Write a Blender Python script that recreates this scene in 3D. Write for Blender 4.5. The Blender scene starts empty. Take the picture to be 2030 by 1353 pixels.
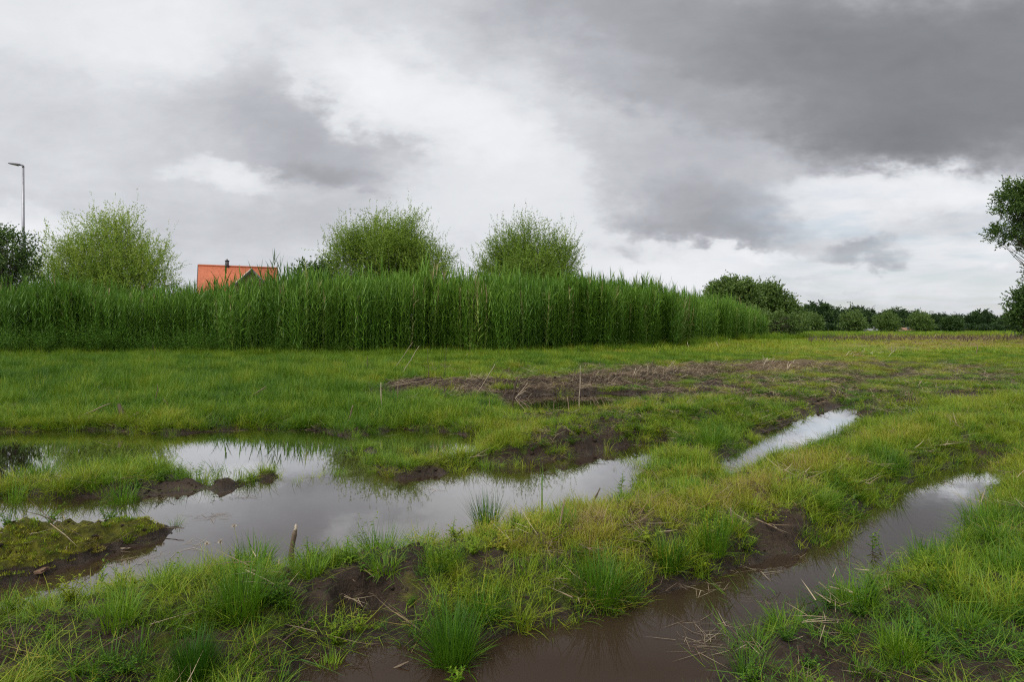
import bpy, math, random
import numpy as np
from mathutils import Vector

# ------------------------------------------------------------------ camera
F = 1240.0; CX = 1015.0; HY = 652.0; CH = 1.5        # focal length and horizon in photo pixels, eye height
scene = bpy.context.scene
cam_d = bpy.data.cameras.new('camera'); cam = bpy.data.objects.new('camera', cam_d)
scene.collection.objects.link(cam); scene.camera = cam
cam_d.sensor_width = 36.0; cam_d.lens = F / 2030 * 36
cam_d.shift_y = -(676.5 - HY) / 2030
cam.location = (0, 0, CH); cam.rotation_euler = (math.radians(90), 0, 0)
cam_d.clip_start = 0.05; cam_d.clip_end = 20000
scene.view_settings.view_transform = 'Standard'; scene.view_settings.look = 'None'
scene.view_settings.gamma = 1; scene.view_settings.exposure = 0.0
scene.render.engine = 'CYCLES'
scene.cycles.use_denoising = False; scene.cycles.filter_width = 1.2
scene.cycles.max_bounces = 6; scene.cycles.diffuse_bounces = 3; scene.cycles.glossy_bounces = 3
scene.cycles.transparent_max_bounces = 8; scene.cycles.transmission_bounces = 3
scene.cycles.caustics_reflective = False; scene.cycles.caustics_refractive = False

# ------------------------------------------------------------------ node helper
class NT:
    def __init__(s, tree): s.t = tree; s.n = tree.nodes; s.l = tree.links
    def add(s, typ, ins=None, **props):
        n = s.n.new(typ)
        for k, v in props.items(): setattr(n, k, v)
        for k, v in (ins or {}).items(): s.put(n.inputs[k], v)
        return n
    def put(s, sock, v):
        if hasattr(v, 'is_output'): s.l.new(v, sock)
        else: sock.default_value = v
    def math(s, op, a, b=0.0, c=None, clamp=False):
        n = s.add('ShaderNodeMath', {0: a, 1: b}, operation=op, use_clamp=clamp)
        if c is not None: s.put(n.inputs[2], c)
        return n.outputs[0]
    def vmath(s, op, a, b=None):
        n = s.add('ShaderNodeVectorMath', {0: a}, operation=op)
        if b is not None: s.put(n.inputs[1], b)
        return n
    def noise(s, vec, scale, detail=4, rough=0.5, dist=0.0):
        n = s.add('ShaderNodeTexNoise', {'Scale': scale, 'Detail': detail, 'Roughness': rough, 'Distortion': dist})
        if vec is not None: s.put(n.inputs['Vector'], vec)
        return n
    def mr(s, v, a, b, c, d, mode='LINEAR'):
        n = s.add('ShaderNodeMapRange', {'Value': v, 'From Min': a, 'From Max': b, 'To Min': c, 'To Max': d}, interpolation_type=mode, clamp=True)
        return n.outputs['Result']
    def mixf(s, f, a, b):
        n = s.add('ShaderNodeMix', data_type='FLOAT'); s.put(n.inputs[0], f); s.put(n.inputs[2], a); s.put(n.inputs[3], b); return n.outputs[0]
    def mixc(s, f, a, b, mode='MIX'):
        n = s.add('ShaderNodeMix', data_type='RGBA', blend_type=mode); s.put(n.inputs[0], f)
        s.put(n.inputs[6], a if hasattr(a, 'is_output') else (*a[:3], 1)); s.put(n.inputs[7], b if hasattr(b, 'is_output') else (*b[:3], 1)); return n.outputs[2]
    def ramp(s, f, stops):
        n = s.add('ShaderNodeValToRGB'); s.put(n.inputs[0], f); e = n.color_ramp.elements
        while len(e) < len(stops): e.new(0.5)
        for el, (p, c) in zip(e, stops): el.position = p; el.color = (*c, 1)
        return n.outputs[0]

# ------------------------------------------------------------------ world: overcast sky
SUN_EL, SUN_AZ = math.radians(52), math.radians(215)   # azimuth clockwise from +Y: high, behind and to the left
world = bpy.data.worlds.new('World'); scene.world = world; world.use_nodes = True
W = NT(world.node_tree); W.n.clear()
tc = W.add('ShaderNodeTexCoord')
D = W.vmath('NORMALIZE', tc.outputs['Generated']).outputs[0]
sx = W.add('ShaderNodeSeparateXYZ', {0: D}); dx, dy, dz = sx.outputs
# flat cloud-deck coordinates for the fine structure (compressed towards the horizon)
zc = W.math('ADD', W.math('MAXIMUM', dz, 0.0), 0.13)
deck = W.add('ShaderNodeCombineXYZ', {0: W.math('DIVIDE', dx, zc), 1: W.math('DIVIDE', dy, zc), 2: 0.0}).outputs[0]
ysafe = W.math('MAXIMUM', dy, 0.08)
u = W.math('DIVIDE', dx, ysafe); v = W.math('DIVIDE', W.math('MAXIMUM', dz, 0.0), ysafe)
uv = W.add('ShaderNodeCombineXYZ', {0: u, 1: v, 2: 0.0}).outputs[0]
stretch = W.add('ShaderNodeVectorMath', {0: uv, 1: (1.0, 1.8, 1.0)}, operation='MULTIPLY').outputs[0]
warp = W.noise(stretch, 4.0, 4, 0.55)
wv = W.vmath('SUBTRACT', warp.outputs['Color'], (0.5, 0.5, 0.5)).outputs[0]
wv = W.add('ShaderNodeVectorMath', {0: wv, 1: (0.17, 0.11, 0.0)}, operation='MULTIPLY').outputs[0]
warp2 = W.noise(stretch, 15.0, 4, 0.6)
wv2 = W.vmath('SUBTRACT', warp2.outputs['Color'], (0.5, 0.5, 0.5)).outputs[0]
wv2 = W.add('ShaderNodeVectorMath', {0: wv2, 1: (0.11, 0.07, 0.0)}, operation='MULTIPLY').outputs[0]
uvw = W.vmath('ADD', W.vmath('ADD', uv, wv).outputs[0], wv2).outputs[0]
# cloud masses: (px, py, radius x, radius y, tilt deg, brightness, weight, inner radius)
MASS = [
 (150, 60, 420, 170, 0, 0.74, 0.9, 0.1),
 (300, 60, 260, 90, 10, 0.84, 0.8, 0.0),
 (60, 230, 330, 190, 0, 0.56, 0.8, 0.1),
 (250, 260, 360, 150, -10, 0.49, 0.7, 0.1),
 (330, 470, 420, 110, 0, 0.47, 0.8, 0.2),
 (40, 440, 170, 60, -14, 0.82, 0.9, 0.1),
 (560, 240, 300, 175, -12, 0.34, 0.8, 0.1),
 (660, 300, 210, 110, -8, 0.31, 0.6, 0.1),
 (640, 355, 150, 45, -4, 0.235, 0.6, 0.1),
 (455, 352, 120, 40, -14, 0.78, 0.85, 0.1),
 (600, 440, 260, 60, 6, 0.40, 0.6, 0.1),
 (790, 175, 250, 110, -22, 0.92, 0.95, 0.2),
 (960, 270, 260, 110, -25, 0.84, 0.9, 0.2),
 (1010, 410, 260, 120, 0, 0.70, 0.85, 0.2),
 (1180, 480, 320, 110, 0, 0.66, 0.8, 0.2),
 (900, 20, 330, 110, -6, 0.52, 0.8, 0.1),
 (1430, 60, 620, 170, -9, 0.29, 0.97, 0.35),
 (1900, 130, 600, 270, -4, 0.175, 0.97, 0.35),
 (1350, 200, 300, 80, -14, 0.30, 0.85, 0.2),
 (1780, 270, 380, 95, -6, 0.165, 0.85, 0.2),
 (1380, 330, 330, 130, -12, 0.38, 0.9, 0.2),
 (1380, 420, 240, 90, -8, 0.30, 0.85, 0.25),
 (1420, 470, 170, 45, -2, 0.26, 0.8, 0.2),
 (1290, 455, 110, 40, -8, 0.27, 0.6, 0.1),
 (1830, 385, 330, 55, -4, 0.88, 0.9, 0.15),
 (1700, 420, 160, 50, 0, 0.74, 0.8, 0.1),
 (1640, 500, 170, 40, 0, 0.46, 0.7, 0.1),
 (1690, 505, 90, 26, 0, 0.33, 0.8, 0.2),
 (1330, 545, 260, 55, 0, 0.90, 0.85, 0.1),
 (1750, 540, 420, 55, 0, 0.70, 0.7, 0.1),
 (1900, 500, 200, 30, 0, 0.80, 0.6, 0.1),
 (1220, 600, 900, 35, 0, 0.68, 0.6, 0.1),
 (1750, 600, 420, 45, 0, 0.56, 0.8, 0.1),
 (470, 560, 500, 50, 0, 0.52, 0.8, 0.2),
 (1700, 500, 110, 26, 3, 0.34, 0.85, 0.2),
 (1560, 560, 150, 18, 2, 0.50, 0.6, 0.1),
 (1880, 455, 160, 16, -3, 0.50, 0.5, 0.1),
 (1640, 590, 160, 14, 0, 0.48, 0.5, 0.1),
 (1990, 505, 110, 24, 0, 0.86, 0.6, 0.1),
 (1480, 515, 120, 16, -4, 0.86, 0.7, 0.1),
 (1230, 500, 70, 22, -10, 0.40, 0.6, 0.1),
]
B = 0.55
for (px, py, rx, ry, rot, val, wt, inner) in MASS:
    mp = W.add('ShaderNodeMapping', {'Vector': uvw, 'Location': ((px-CX)/F, (HY-py)/F, 0), 'Rotation': (0, 0, math.radians(rot)), 'Scale': (rx/F, ry/F, 1)}, vector_type='TEXTURE')
    d = W.vmath('LENGTH', mp.outputs[0]).outputs['Value']
    f = W.mr(d, inner, 1.12, wt, 0.0, 'SMOOTHSTEP')
    B = W.mixf(f, B, val)
fine = W.noise(stretch, 6.5, 9, 0.62, 0.3).outputs['Fac']
fine2 = W.noise(deck, 1.6, 7, 0.58, 0.3).outputs['Fac']
wig = W.math('ADD', W.math('MULTIPLY', W.math('SUBTRACT', fine, 0.5), 0.42), W.math('MULTIPLY', W.math('SUBTRACT', fine2, 0.5), 0.30))
B = W.math('MULTIPLY', B, W.math('MULTIPLY', 1.33, W.math('ADD', 1.0, wig)))
# overhead and behind the camera: the deck goes on, brighter towards the veiled sun
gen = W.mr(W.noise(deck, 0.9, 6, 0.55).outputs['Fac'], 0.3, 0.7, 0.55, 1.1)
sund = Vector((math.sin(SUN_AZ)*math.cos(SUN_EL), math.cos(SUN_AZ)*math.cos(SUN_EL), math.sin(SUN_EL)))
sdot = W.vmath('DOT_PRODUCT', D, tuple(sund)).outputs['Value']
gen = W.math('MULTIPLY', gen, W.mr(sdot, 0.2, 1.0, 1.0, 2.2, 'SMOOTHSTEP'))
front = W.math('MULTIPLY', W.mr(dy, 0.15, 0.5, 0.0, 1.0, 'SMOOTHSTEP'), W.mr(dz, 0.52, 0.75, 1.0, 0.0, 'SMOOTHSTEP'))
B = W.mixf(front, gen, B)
ccol = W.ramp(W.math('MULTIPLY', B, 0.5, clamp=True), [(0.0, (0.0, 0.0, 0.0)), (0.08, (0.165, 0.172, 0.186)), (0.15, (0.284, 0.293, 0.316)), (0.25, (0.470, 0.484, 0.522)), (0.40, (0.74, 0.76, 0.79)), (0.62, (0.90, 0.91, 0.94)), (1.0, (1.9, 1.9, 1.9))])
cloud = W.add('ShaderNodeVectorMath', {0: ccol, 'Scale': 10.0}, operation='SCALE').outputs[0]
sky = W.add('ShaderNodeTexSky', sky_type='NISHITA', sun_disc=False, sun_elevation=SUN_EL, sun_rotation=SUN_AZ)
gap = W.mr(W.noise(deck, 2.3, 5, 0.55).outputs['Fac'], 0.42, 0.66, 0.0, 0.34, 'SMOOTHSTEP')
gapm = W.math('MULTIPLY', gap, W.math('MULTIPLY', W.mr(u, 0.3, 0.5, 0.0, 1.0), W.mr(v, 0.19, 0.24, 1.0, 0.0)))
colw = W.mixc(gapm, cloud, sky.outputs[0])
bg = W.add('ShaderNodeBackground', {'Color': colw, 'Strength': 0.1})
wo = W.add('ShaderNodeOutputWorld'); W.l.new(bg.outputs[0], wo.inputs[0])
sun_d = bpy.data.lights.new('sun', 'SUN'); sun_d.energy = 2.2; sun_d.angle = math.radians(16); sun_d.color = (1.0, 0.96, 0.9)
sun = bpy.data.objects.new('sun', sun_d); scene.collection.objects.link(sun)
sun.rotation_euler = (-sund).to_track_quat('-Z', 'Y').to_euler(); sun.location = (0, 0, 30)

# ------------------------------------------------------------------ numeric helpers
def P(px, py, z=0.0):
    """photo pixel -> world XY on the level z"""
    Y = (CH - z) * F / (np.asarray(py, float) - HY)
    return (np.asarray(px, float) - CX) / F * Y, Y
def PX(x, y, z=0.08):
    y = np.maximum(y, 1.2)
    return CX + x / y * F, HY + (CH - z) / y * F
def hash2(i, j, s):
    h = (i.astype(np.int64) * 374761393 + j.astype(np.int64) * 668265263 + s * 974711) & 0xFFFFFFFF
    h = ((h ^ (h >> 13)) * 1274126177) & 0xFFFFFFFF
    return ((h ^ (h >> 16)) & 0xFFFFFF) / float(0xFFFFFF)
def vnoise(x, y, s=0):
    xi = np.floor(x); yi = np.floor(y); fx = x - xi; fy = y - yi
    fx = fx*fx*(3-2*fx); fy = fy*fy*(3-2*fy); xi = xi.astype(np.int64); yi = yi.astype(np.int64)
    a = hash2(xi, yi, s); b = hash2(xi+1, yi, s); c = hash2(xi, yi+1, s); d = hash2(xi+1, yi+1, s)
    return (a*(1-fx)+b*fx)*(1-fy) + (c*(1-fx)+d*fx)*fy
def fbm(x, y, sc, octv=4, s=0, rough=0.5):
    t = 0; a = 1; n = 0
    for o in range(octv):
        t = t + a*vnoise(x*sc*2**o + 17.3*o, y*sc*2**o - 9.1*o, s+o); n += a; a *= rough
    return t/n - 0.5                                     # about -0.5 .. 0.5
def sstep(a, b, x):
    t = np.clip((x-a)/(b-a), 0, 1); return t*t*(3-2*t)
def poly_sd(x, y, pts):
    """signed distance, positive inside"""
    pts = np.asarray(pts); n = len(pts); best = np.full(x.shape, 1e9); inside = np.zeros(x.shape, bool)
    for i in range(n):
        ax, ay = pts[i]; bx, by = pts[(i+1) % n]; ex, ey = bx-ax, by-ay
        t = np.clip(((x-ax)*ex + (y-ay)*ey) / (ex*ex+ey*ey+1e-12), 0, 1)
        best = np.minimum(best, (x-ax-t*ex)**2 + (y-ay-t*ey)**2)
        c = ((ay > y) != (by > y))
        with np.errstate(divide='ignore', invalid='ignore'): xx = (bx-ax)*(y-ay)/(by-ay+1e-12) + ax
        inside ^= c & (x < xx)
    d = np.sqrt(best); return np.where(inside, d, -d)
def line_d(x, y, pts):
    best = np.full(x.shape, 1e9)
    for (ax, ay), (bx, by) in zip(pts[:-1], pts[1:]):
        ex, ey = bx-ax, by-ay
        t = np.clip(((x-ax)*ex + (y-ay)*ey) / (ex*ex+ey*ey+1e-12), 0, 1)
        best = np.minimum(best, (x-ax-t*ex)**2 + (y-ay-t*ey)**2)
    return np.sqrt(best)
def pw(pts, z=0.0): return [tuple(float(q) for q in P(a, b, z)) for a, b in pts]

# ------------------------------------------------------------------ water outlines and land
POND = (pw([(-500,858),(0,858),(170,852),(340,860),(450,853),(560,848),(640,853),(690,866),(735,880),(760,905),(740,940),(790,952),(880,940),(960,922),
           (1060,912),(1160,900),(1260,880),(1330,868),(1350,882)])
      + pw([(1275,925),(1250,965),(1130,995),(1020,1022),(980,1045),(900,1062),(760,1085),(690,1092),(600,1112),(500,1118),
           (420,1125),(330,1138),(200,1160),(110,1182),(0,1205),(-300,1280),(-900,1300)], 0.13))
MARSH = pw([(700,865),(800,850),(900,858),(960,868),(1000,890),(960,905),(900,912),(830,920),(780,930),(745,925),(730,900)])
POOLB = pw([(985,790),(1080,782),(1190,780),(1300,782),(1330,795),(1240,806),(1150,826),(1060,832),(1000,824)])
CHAN = pw([(1405,930),(1450,895),(1500,862),(1560,838),(1620,815),(1690,800),(1712,806)])+pw([(1708,826),(1664,853),(1596,879),(1530,905),(1440,936)], 0.12)
PUD = pw([(1745,756),(1790,742),(1830,738),(1835,743),(1800,752),(1760,762)])
RUT = [(-1.6,0.2),(-0.7,0.2)] + pw([(1360,1400),(1400,1290),(1470,1225),(1545,1180),(1600,1150),(1690,1120),(1790,1075),(1880,1050),(1935,1010),(1955,975),(1990,940)], 0.19) + pw([
           (1985,915),(1920,912),(1840,930),(1770,965),(1720,1010),(1640,1062),(1550,1098),(1470,1125),(1380,1150),(1290,1168),(1200,1205),(1110,1225),(1030,1240),(960,1272),(880,1292),(760,1270),(690,1288),(610,1300),(540,1400)])
WET = pw([(690,1225),(740,1205),(780,1212),(760,1245),(700,1262)])
ISL_A = pw([(-260,1080),(0,1062),(60,1048),(150,1036),(250,1030),(335,1026)], 0.09) + pw([(352,1044),(300,1072),(215,1098),(120,1128),(60,1150),(0,1158),(-260,1240)])
ISL_B = pw([(-200,960),(0,958),(50,925),(110,950),(150,912),(260,906),(340,918),(385,936),(440,945)], 0.13) + pw([(520,944),(548,948),(480,958),(380,972),(300,980),(200,988),(120,990),(40,984),(-200,984)])
WATERS = [POND, MARSH, POOLB, CHAN, PUD, RUT, WET]; ISLS = [ISL_A, ISL_B]
RIDGE = pw([(-100,1290),(250,1230),(560,1190),(800,1140),(1000,1120),(1150,1090),(1300,1060),(1480,1010),(1650,950),(1800,890),(1950,840),(2200,790)], 0.1)
ROW = pw([(720,788),(800,778),(900,772),(1000,768),(1140,762),(1240,758),(1340,750),(1450,742),(1600,728)], 0.08)
BANK2 = pw([(1030,885),(1120,868),(1230,850),(1300,838),(1400,830),(1480,815)], 0.1)

def water_sd(x, y):
    w = np.full(x.shape, -1e9)
    near = y < 60
    xs, ys = x[near], y[near]; m = np.full(xs.shape, -1e9)
    for q in WATERS: m = np.maximum(m, poly_sd(xs, ys, q))
    for q in ISLS: m = np.minimum(m, -poly_sd(xs, ys, q))
    w[near] = m; w[~near] = -10
    px, py = PX(x, y, 0); amp = np.clip(y*0.035, 0.12, 0.40)*(1 + 1.3*zone(px, py, [(930,890,260,45,-5,1)]))
    w = w + fbm(x, y, 2.2, 4, 5, 0.6) * amp + fbm(x, y, 9.0, 3, 25) * 0.11
    return w
def terrain(x, y):
    x = np.asarray(x, float); y = np.asarray(y, float)
    sd = -water_sd(x, y)                                  # >0 on land
    px, py = PX(x, y)
    base = 0.05 + 0.05*sstep(0.1, 1.5, sd)
    rd = line_d(x, y, RIDGE); rw = np.clip(0.06*y + 0.18, 0.2, 0.9)
    base = base + 0.12*np.exp(-(rd/rw)**2)
    base = base + 0.07*np.exp(-(line_d(x, y, ROW)/0.45)**2) * (0.6 + 1.0*vnoise(x*1.3, y*1.3, 3))
    base = base + 0.13*np.exp(-(line_d(x, y, BANK2)/0.45)**2)
    sda = poly_sd(x, y, ISL_A)
    base = base + 0.10*sstep(0.0, 0.45, sda) * (y < 20)
    base = base + 0.16*sstep(12, 26, y) + 0.10*sstep(30, 60, y)
    base = base + fbm(x, y, 1.7, 4, 40, 0.55) * 0.15 * sstep(0, 0.5, sd)
    base = base + fbm(x, y, 9.0, 3, 60, 0.6) * 0.045 * (y < 25)
    # cloddy broken soil on the trampled ridge and on the row
    clod = np.abs(fbm(x, y, 11.0, 3, 70)) * 0.17 * (y < 14)
    base = base + clod + zone(px, py, BARE)*(np.abs(fbm(x, y, 5.0, 4, 75, 0.65))*0.22 + fbm(x, y, 17.0, 2, 76)*0.05)*(y < 25)
    base = base + fbm(x, y, 0.8, 3, 78)*0.22*sstep(9, 13, y)*(px < 1100)
    base = np.maximum(base, 0.018)
    w = 0.05 + 0.14*vnoise(x*2.0, y*2.0, 9)
    up = sstep(-0.05, 1, sd/w)
    h = np.where(sd > 0, base*sstep(-0.25, 1.0, sd/w) , 0) + np.where(sd <= 0, -0.22*sstep(0, 0.55, -sd) , 0)
    low = np.where(sd <= 0, base*sstep(-0.25, 1.0, 0*sd)*np.exp(sd/0.02), 0)
    h = h + low
    h = np.where(y > 60, np.maximum(h, 0.05), h)
    return h
_cache = {}
def gz(x, y): return terrain(np.atleast_1d(float(x)), np.atleast_1d(float(y)))[0]

def zone(px, py, blobs):
    t = np.zeros(px.shape)
    for b in blobs:
        cx, cy, rx, ry = b[:4]; rot = math.radians(b[4]) if len(b) > 4 else 0; w = b[5] if len(b) > 5 else 1
        X = px-cx; Yv = py-cy; c, s = math.cos(rot), math.sin(rot)
        a = (X*c+Yv*s)/rx; e = (-X*s+Yv*c)/ry
        t = np.maximum(t, w*np.exp(-(a*a+e*e)**1.5))
    return t
BARE = [(582,1088,14,12,0,.9),(1150,829,170,9,-1,.9),(960,1150,60,12,-15,.5),(1350,1090,90,12,-20,.5),(1620,960,90,10,-25,.6),(1180,1040,80,8,-15,.5),(420,1290,120,14,0,.5),(1800,1180,90,14,0,.6),(1420,775,160,9,-3,.8),(1650,700,120,5,0,.8),(1850,745,160,6,-4,.6),(1500,700,120,4,0,.4),(830,772,130,11,-3),(940,772,60,13),(1120,766,170,9,-2),(1300,752,170,9,-5),(1530,735,110,7,-3),(1160,872,95,18,-10),(1540,1058,75,30,-20),
        (1240,905,120,10,-8),(880,930,110,10,-6),(1590,815,90,10,-25),(1760,700,90,9),(1450,795,130,7),(640,1225,40,12,-8,.4),(720,1335,130,12,0,.3),(1000,1235,90,9,-20),
        (300,975,120,12,-6),(1870,800,90,8),(1790,805,60,9),(1930,790,60,6),(1480,905,60,9,-25),(700,1275,50,14,0,.7),(1720,820,40,10),(1350,905,90,12,-15,.7),(1310,740,200,8,-4),(420,955,140,7,-2),(1400,1130,110,16,-18,.9),(1230,1195,110,14,-18,.9),(1650,730,200,6,0,.6),(60,1090,300,60,-12),(2000,1150,60,25,0,.6)]
STRAWZ = [(1180,1080,240,50,-16,.8),(1500,990,170,45,-20,.8),(920,1090,120,25,-10,.7),(250,1250,260,60,-5,.45),(1100,835,170,30,-5,.5),(1250,700,500,14,0,.45),(1900,688,260,14,0,1),(1700,735,200,20,0,.5),(1850,860,180,40,-10,.35),(1560,735,130,14,-4,.9),(920,712,60,10,0,1),(1090,700,60,8,0,.8),(1680,715,80,8,4,.9)]
LOWV = [(582,1090,22,26,0,.7),(1200,1080,560,80,-17,.55),(1700,1150,200,60,-25,.5),(1250,840,330,50,-4,1),(1500,900,120,30,-20,1),(1650,860,120,30,-20,1),(1750,760,320,50,0,.8),(1950,900,250,60,0,.6),(1350,775,350,30,0,.9),(830,865,180,30,0,.6)]
LUSH = [(200,750,420,100,0,1),(560,770,260,80,0,.9),(700,830,220,22,0,.8),(1100,715,420,22,0,.7),(240,935,130,35,0,.15),(1950,1180,160,150,0,.35),(1700,665,400,10,0,.6)]

def cover(x, y):
    """density 0-1, tint 0(deep green)..1(straw), height factor"""
    px, py = PX(x, y)
    n1 = fbm(x, y, 1.1, 4, 100); n2 = fbm(x, y, 3.7, 3, 120); n3 = fbm(x, y, 0.35, 3, 140)
    bare = zone(px, py, BARE); st = zone(px, py, STRAWZ); lu = zone(px, py, LUSH)
    mott = np.where(py > 800, 1.0, np.where(px > 950, 0.85, 0.6))
    d = 0.76 + 0.34*zone(px, py, [(300,1260,560,140,0,1)]) - 0.16*zone(px, py, [(1300,1040,620,70,-17,1),(1850,1200,300,170,0,.7)]) + n1*1.6*mott + n2*2.3*mott - 1.35*bare + lu*0.55
    mixz = zone(px, py, [(1500,780,480,75,0,1),(1950,760,300,60,0,.8),(1300,700,400,20,0,.4)]); d = d - mixz*(0.18 - 2.6*n2); 
    d = d*(1 - 0.97*zone(px, py, [(40,1092,330,46,-10,1)]))
    ti = 0.40 + st*0.30 - lu*0.10 + n1*0.50 + n2*0.50 + n3*0.25 - 0.06*(px < 500)*(py > 900) - 0.05*mixz + 0.5*mixz*n2
    hf = 0.62 + 0.70*lu - 0.2*st + n1*0.9
    hf = hf*(1 - 0.5*zone(px, py, LOWV))
    return np.clip(d, 0, 1), ti, np.clip(hf, 0.3, 1.6)

# ------------------------------------------------------------------ object helpers
def link(o): scene.collection.objects.link(o); return o
def tag(o, label=None, cat=None, group=None, kind=None):
    if label: o['label'] = label
    if cat: o['category'] = cat
    if group: o['group'] = group
    if kind: o['kind'] = kind
    return o
def empty(name, loc, rz=0.0):
    o = bpy.data.objects.new(name, None); o.empty_display_size = 0.2; link(o); o.location = loc; o.rotation_euler = (0, 0, rz); return o
def mesh_np(name, V, Q, attrs=None, smooth=True, mats=None, T=None):
    me = bpy.data.meshes.new(name); V = np.asarray(V, np.float32); Q = np.asarray(Q, np.int32).reshape(-1, 4)
    T = np.zeros((0, 3), np.int32) if T is None else np.asarray(T, np.int32).reshape(-1, 3)
    me.vertices.add(len(V)); me.vertices.foreach_set('co', V.ravel())
    nl = Q.size + T.size; me.loops.add(nl); me.loops.foreach_set('vertex_index', np.concatenate([Q.ravel(), T.ravel()]))
    me.polygons.add(len(Q)+len(T))
    ls = np.concatenate([np.arange(len(Q))*4, Q.size + np.arange(len(T))*3]).astype(np.int32)
    me.polygons.foreach_set('loop_start', ls)
    for k, a in (attrs or {}).items():
        at = me.attributes.new(k, 'FLOAT', 'POINT'); at.data.foreach_set('value', np.asarray(a, np.float32))
    me.update(calc_edges=True)
    if smooth: me.polygons.foreach_set('use_smooth', np.ones(len(me.polygons), bool))
    for m in (mats or []): me.materials.append(m)
    return me
def add_obj(name, me, parent=None, loc=None, rz=None):
    o = bpy.data.objects.new(name, me); link(o)
    if parent: o.parent = parent
    if loc is not None: o.location = loc
    if rz is not None: o.rotation_euler = (0, 0, rz)
    return o
class MB:
    """collects quads of several pieces into one mesh"""
    def __init__(s): s.V = []; s.Q = []; s.T = []; s.A = {}; s.n = 0
    def add(s, V, Q, T=None, **A):
        V = np.asarray(V, float).reshape(-1, 3); s.V.append(V)
        if Q is not None and len(Q): s.Q.append(np.asarray(Q).reshape(-1, 4) + s.n)
        if T is not None and len(T): s.T.append(np.asarray(T).reshape(-1, 3) + s.n)
        for k, a in A.items(): s.A.setdefault(k, []).append(np.broadcast_to(np.asarray(a, float), (len(V),)))
        s.n += len(V)
    def box(s, c, d, R=None):
        x, y, z = [q/2 for q in d]
        V = np.array([(-x,-y,-z),(x,-y,-z),(x,y,-z),(-x,y,-z),(-x,-y,z),(x,-y,z),(x,y,z),(-x,y,z)])
        if R is not None: V = V @ np.array(R).T
        s.add(V + np.array(c), [(0,3,2,1),(4,5,6,7),(0,1,5,4),(1,2,6,5),(2,3,7,6),(3,0,4,7)])
    def tube(s, pts, rad, n=6, jit=0, rng=None, **A):
        pts = np.asarray(pts, float); m = len(pts); rad = np.broadcast_to(rad, (m,))
        V = np.zeros((m*n, 3)); tng = np.gradient(pts, axis=0)
        for i in range(m):
            t = tng[i]/(np.linalg.norm(tng[i])+1e-9); a = np.cross(t, (0.31, 0.9, 0.12)); a /= np.linalg.norm(a)+1e-9; b = np.cross(t, a)
            th = np.arange(n)*2*math.pi/n
            r = rad[i]*(1 + (jit*(rng.random(n)-.5) if jit else 0))
            V[i*n:(i+1)*n] = pts[i] + (np.outer(np.cos(th)*r, a) + np.outer(np.sin(th)*r, b))
        Q = [(i*n+j, i*n+(j+1) % n, (i+1)*n+(j+1) % n, (i+1)*n+j) for i in range(m-1) for j in range(n)]
        T = [(0, j+1, j) for j in range(1, n-1)] + [((m-1)*n, (m-1)*n+j, (m-1)*n+j+1) for j in range(1, n-1)]
        s.add(V, Q, T, **A)
    def mesh(s, name, mats=None, smooth=True):
        V = np.concatenate(s.V); Q = np.concatenate(s.Q) if s.Q else np.zeros((0,4), int); T = np.concatenate(s.T) if s.T else None
        return mesh_np(name, V, Q, {k: np.concatenate(a) for k, a in s.A.items()}, smooth, mats, T)

def blade_arrays(N, rng, base, az, lean, bend, L, w, seg=3, prof=1.6, twist=0.5, br=None):
    """N grass blades as ribbons; lean and bend in radians from the vertical"""
    t = np.linspace(0, 1, seg+1)
    th = lean[:, None] + bend[:, None]*t[None, :]
    dl = (L/seg)[:, None]
    hx = np.concatenate([np.zeros((N, 1)), np.cumsum(np.sin(th[:, :-1]+bend[:, None]/(2*seg))*dl, 1)], 1)
    hz = np.concatenate([np.zeros((N, 1)), np.cumsum(np.cos(th[:, :-1]+bend[:, None]/(2*seg))*dl, 1)], 1)
    dirx, diry = np.cos(az)[:, None], np.sin(az)[:, None]
    Cx = base[:, 0:1] + dirx*hx; Cy = base[:, 1:2] + diry*hx; Cz = base[:, 2:3] + hz
    tw = rng.uniform(-twist, twist, N)[:, None]
    sxv = -np.sin(az)[:, None]*np.cos(tw) + 0*t; syv = np.cos(az)[:, None]*np.cos(tw) + 0*t; szv = np.sin(tw) + 0*t
    ww = (w[:, None]*(1 - t[None, :]**prof)*0.5 + w[:, None]*0.03)
    V = np.zeros((N, seg+1, 2, 3))
    for k, sg in ((0, -1), (1, 1)):
        V[:, :, k, 0] = Cx + sg*sxv*ww; V[:, :, k, 1] = Cy + sg*syv*ww; V[:, :, k, 2] = Cz + sg*szv*ww
    o = (np.arange(N)*(seg+1)*2)[:, None]; i = (np.arange(seg)*2)[None, :]
    Q = np.stack([o+i, o+i+1, o+i+3, o+i+2], -1).reshape(-1, 4)
    bt = np.broadcast_to(t[None, :, None], (N, seg+1, 2)).reshape(-1)
    if br is None: br = rng.random(N)
    return V.reshape(-1, 3), Q, bt, np.repeat(br, (seg+1)*2)

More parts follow.
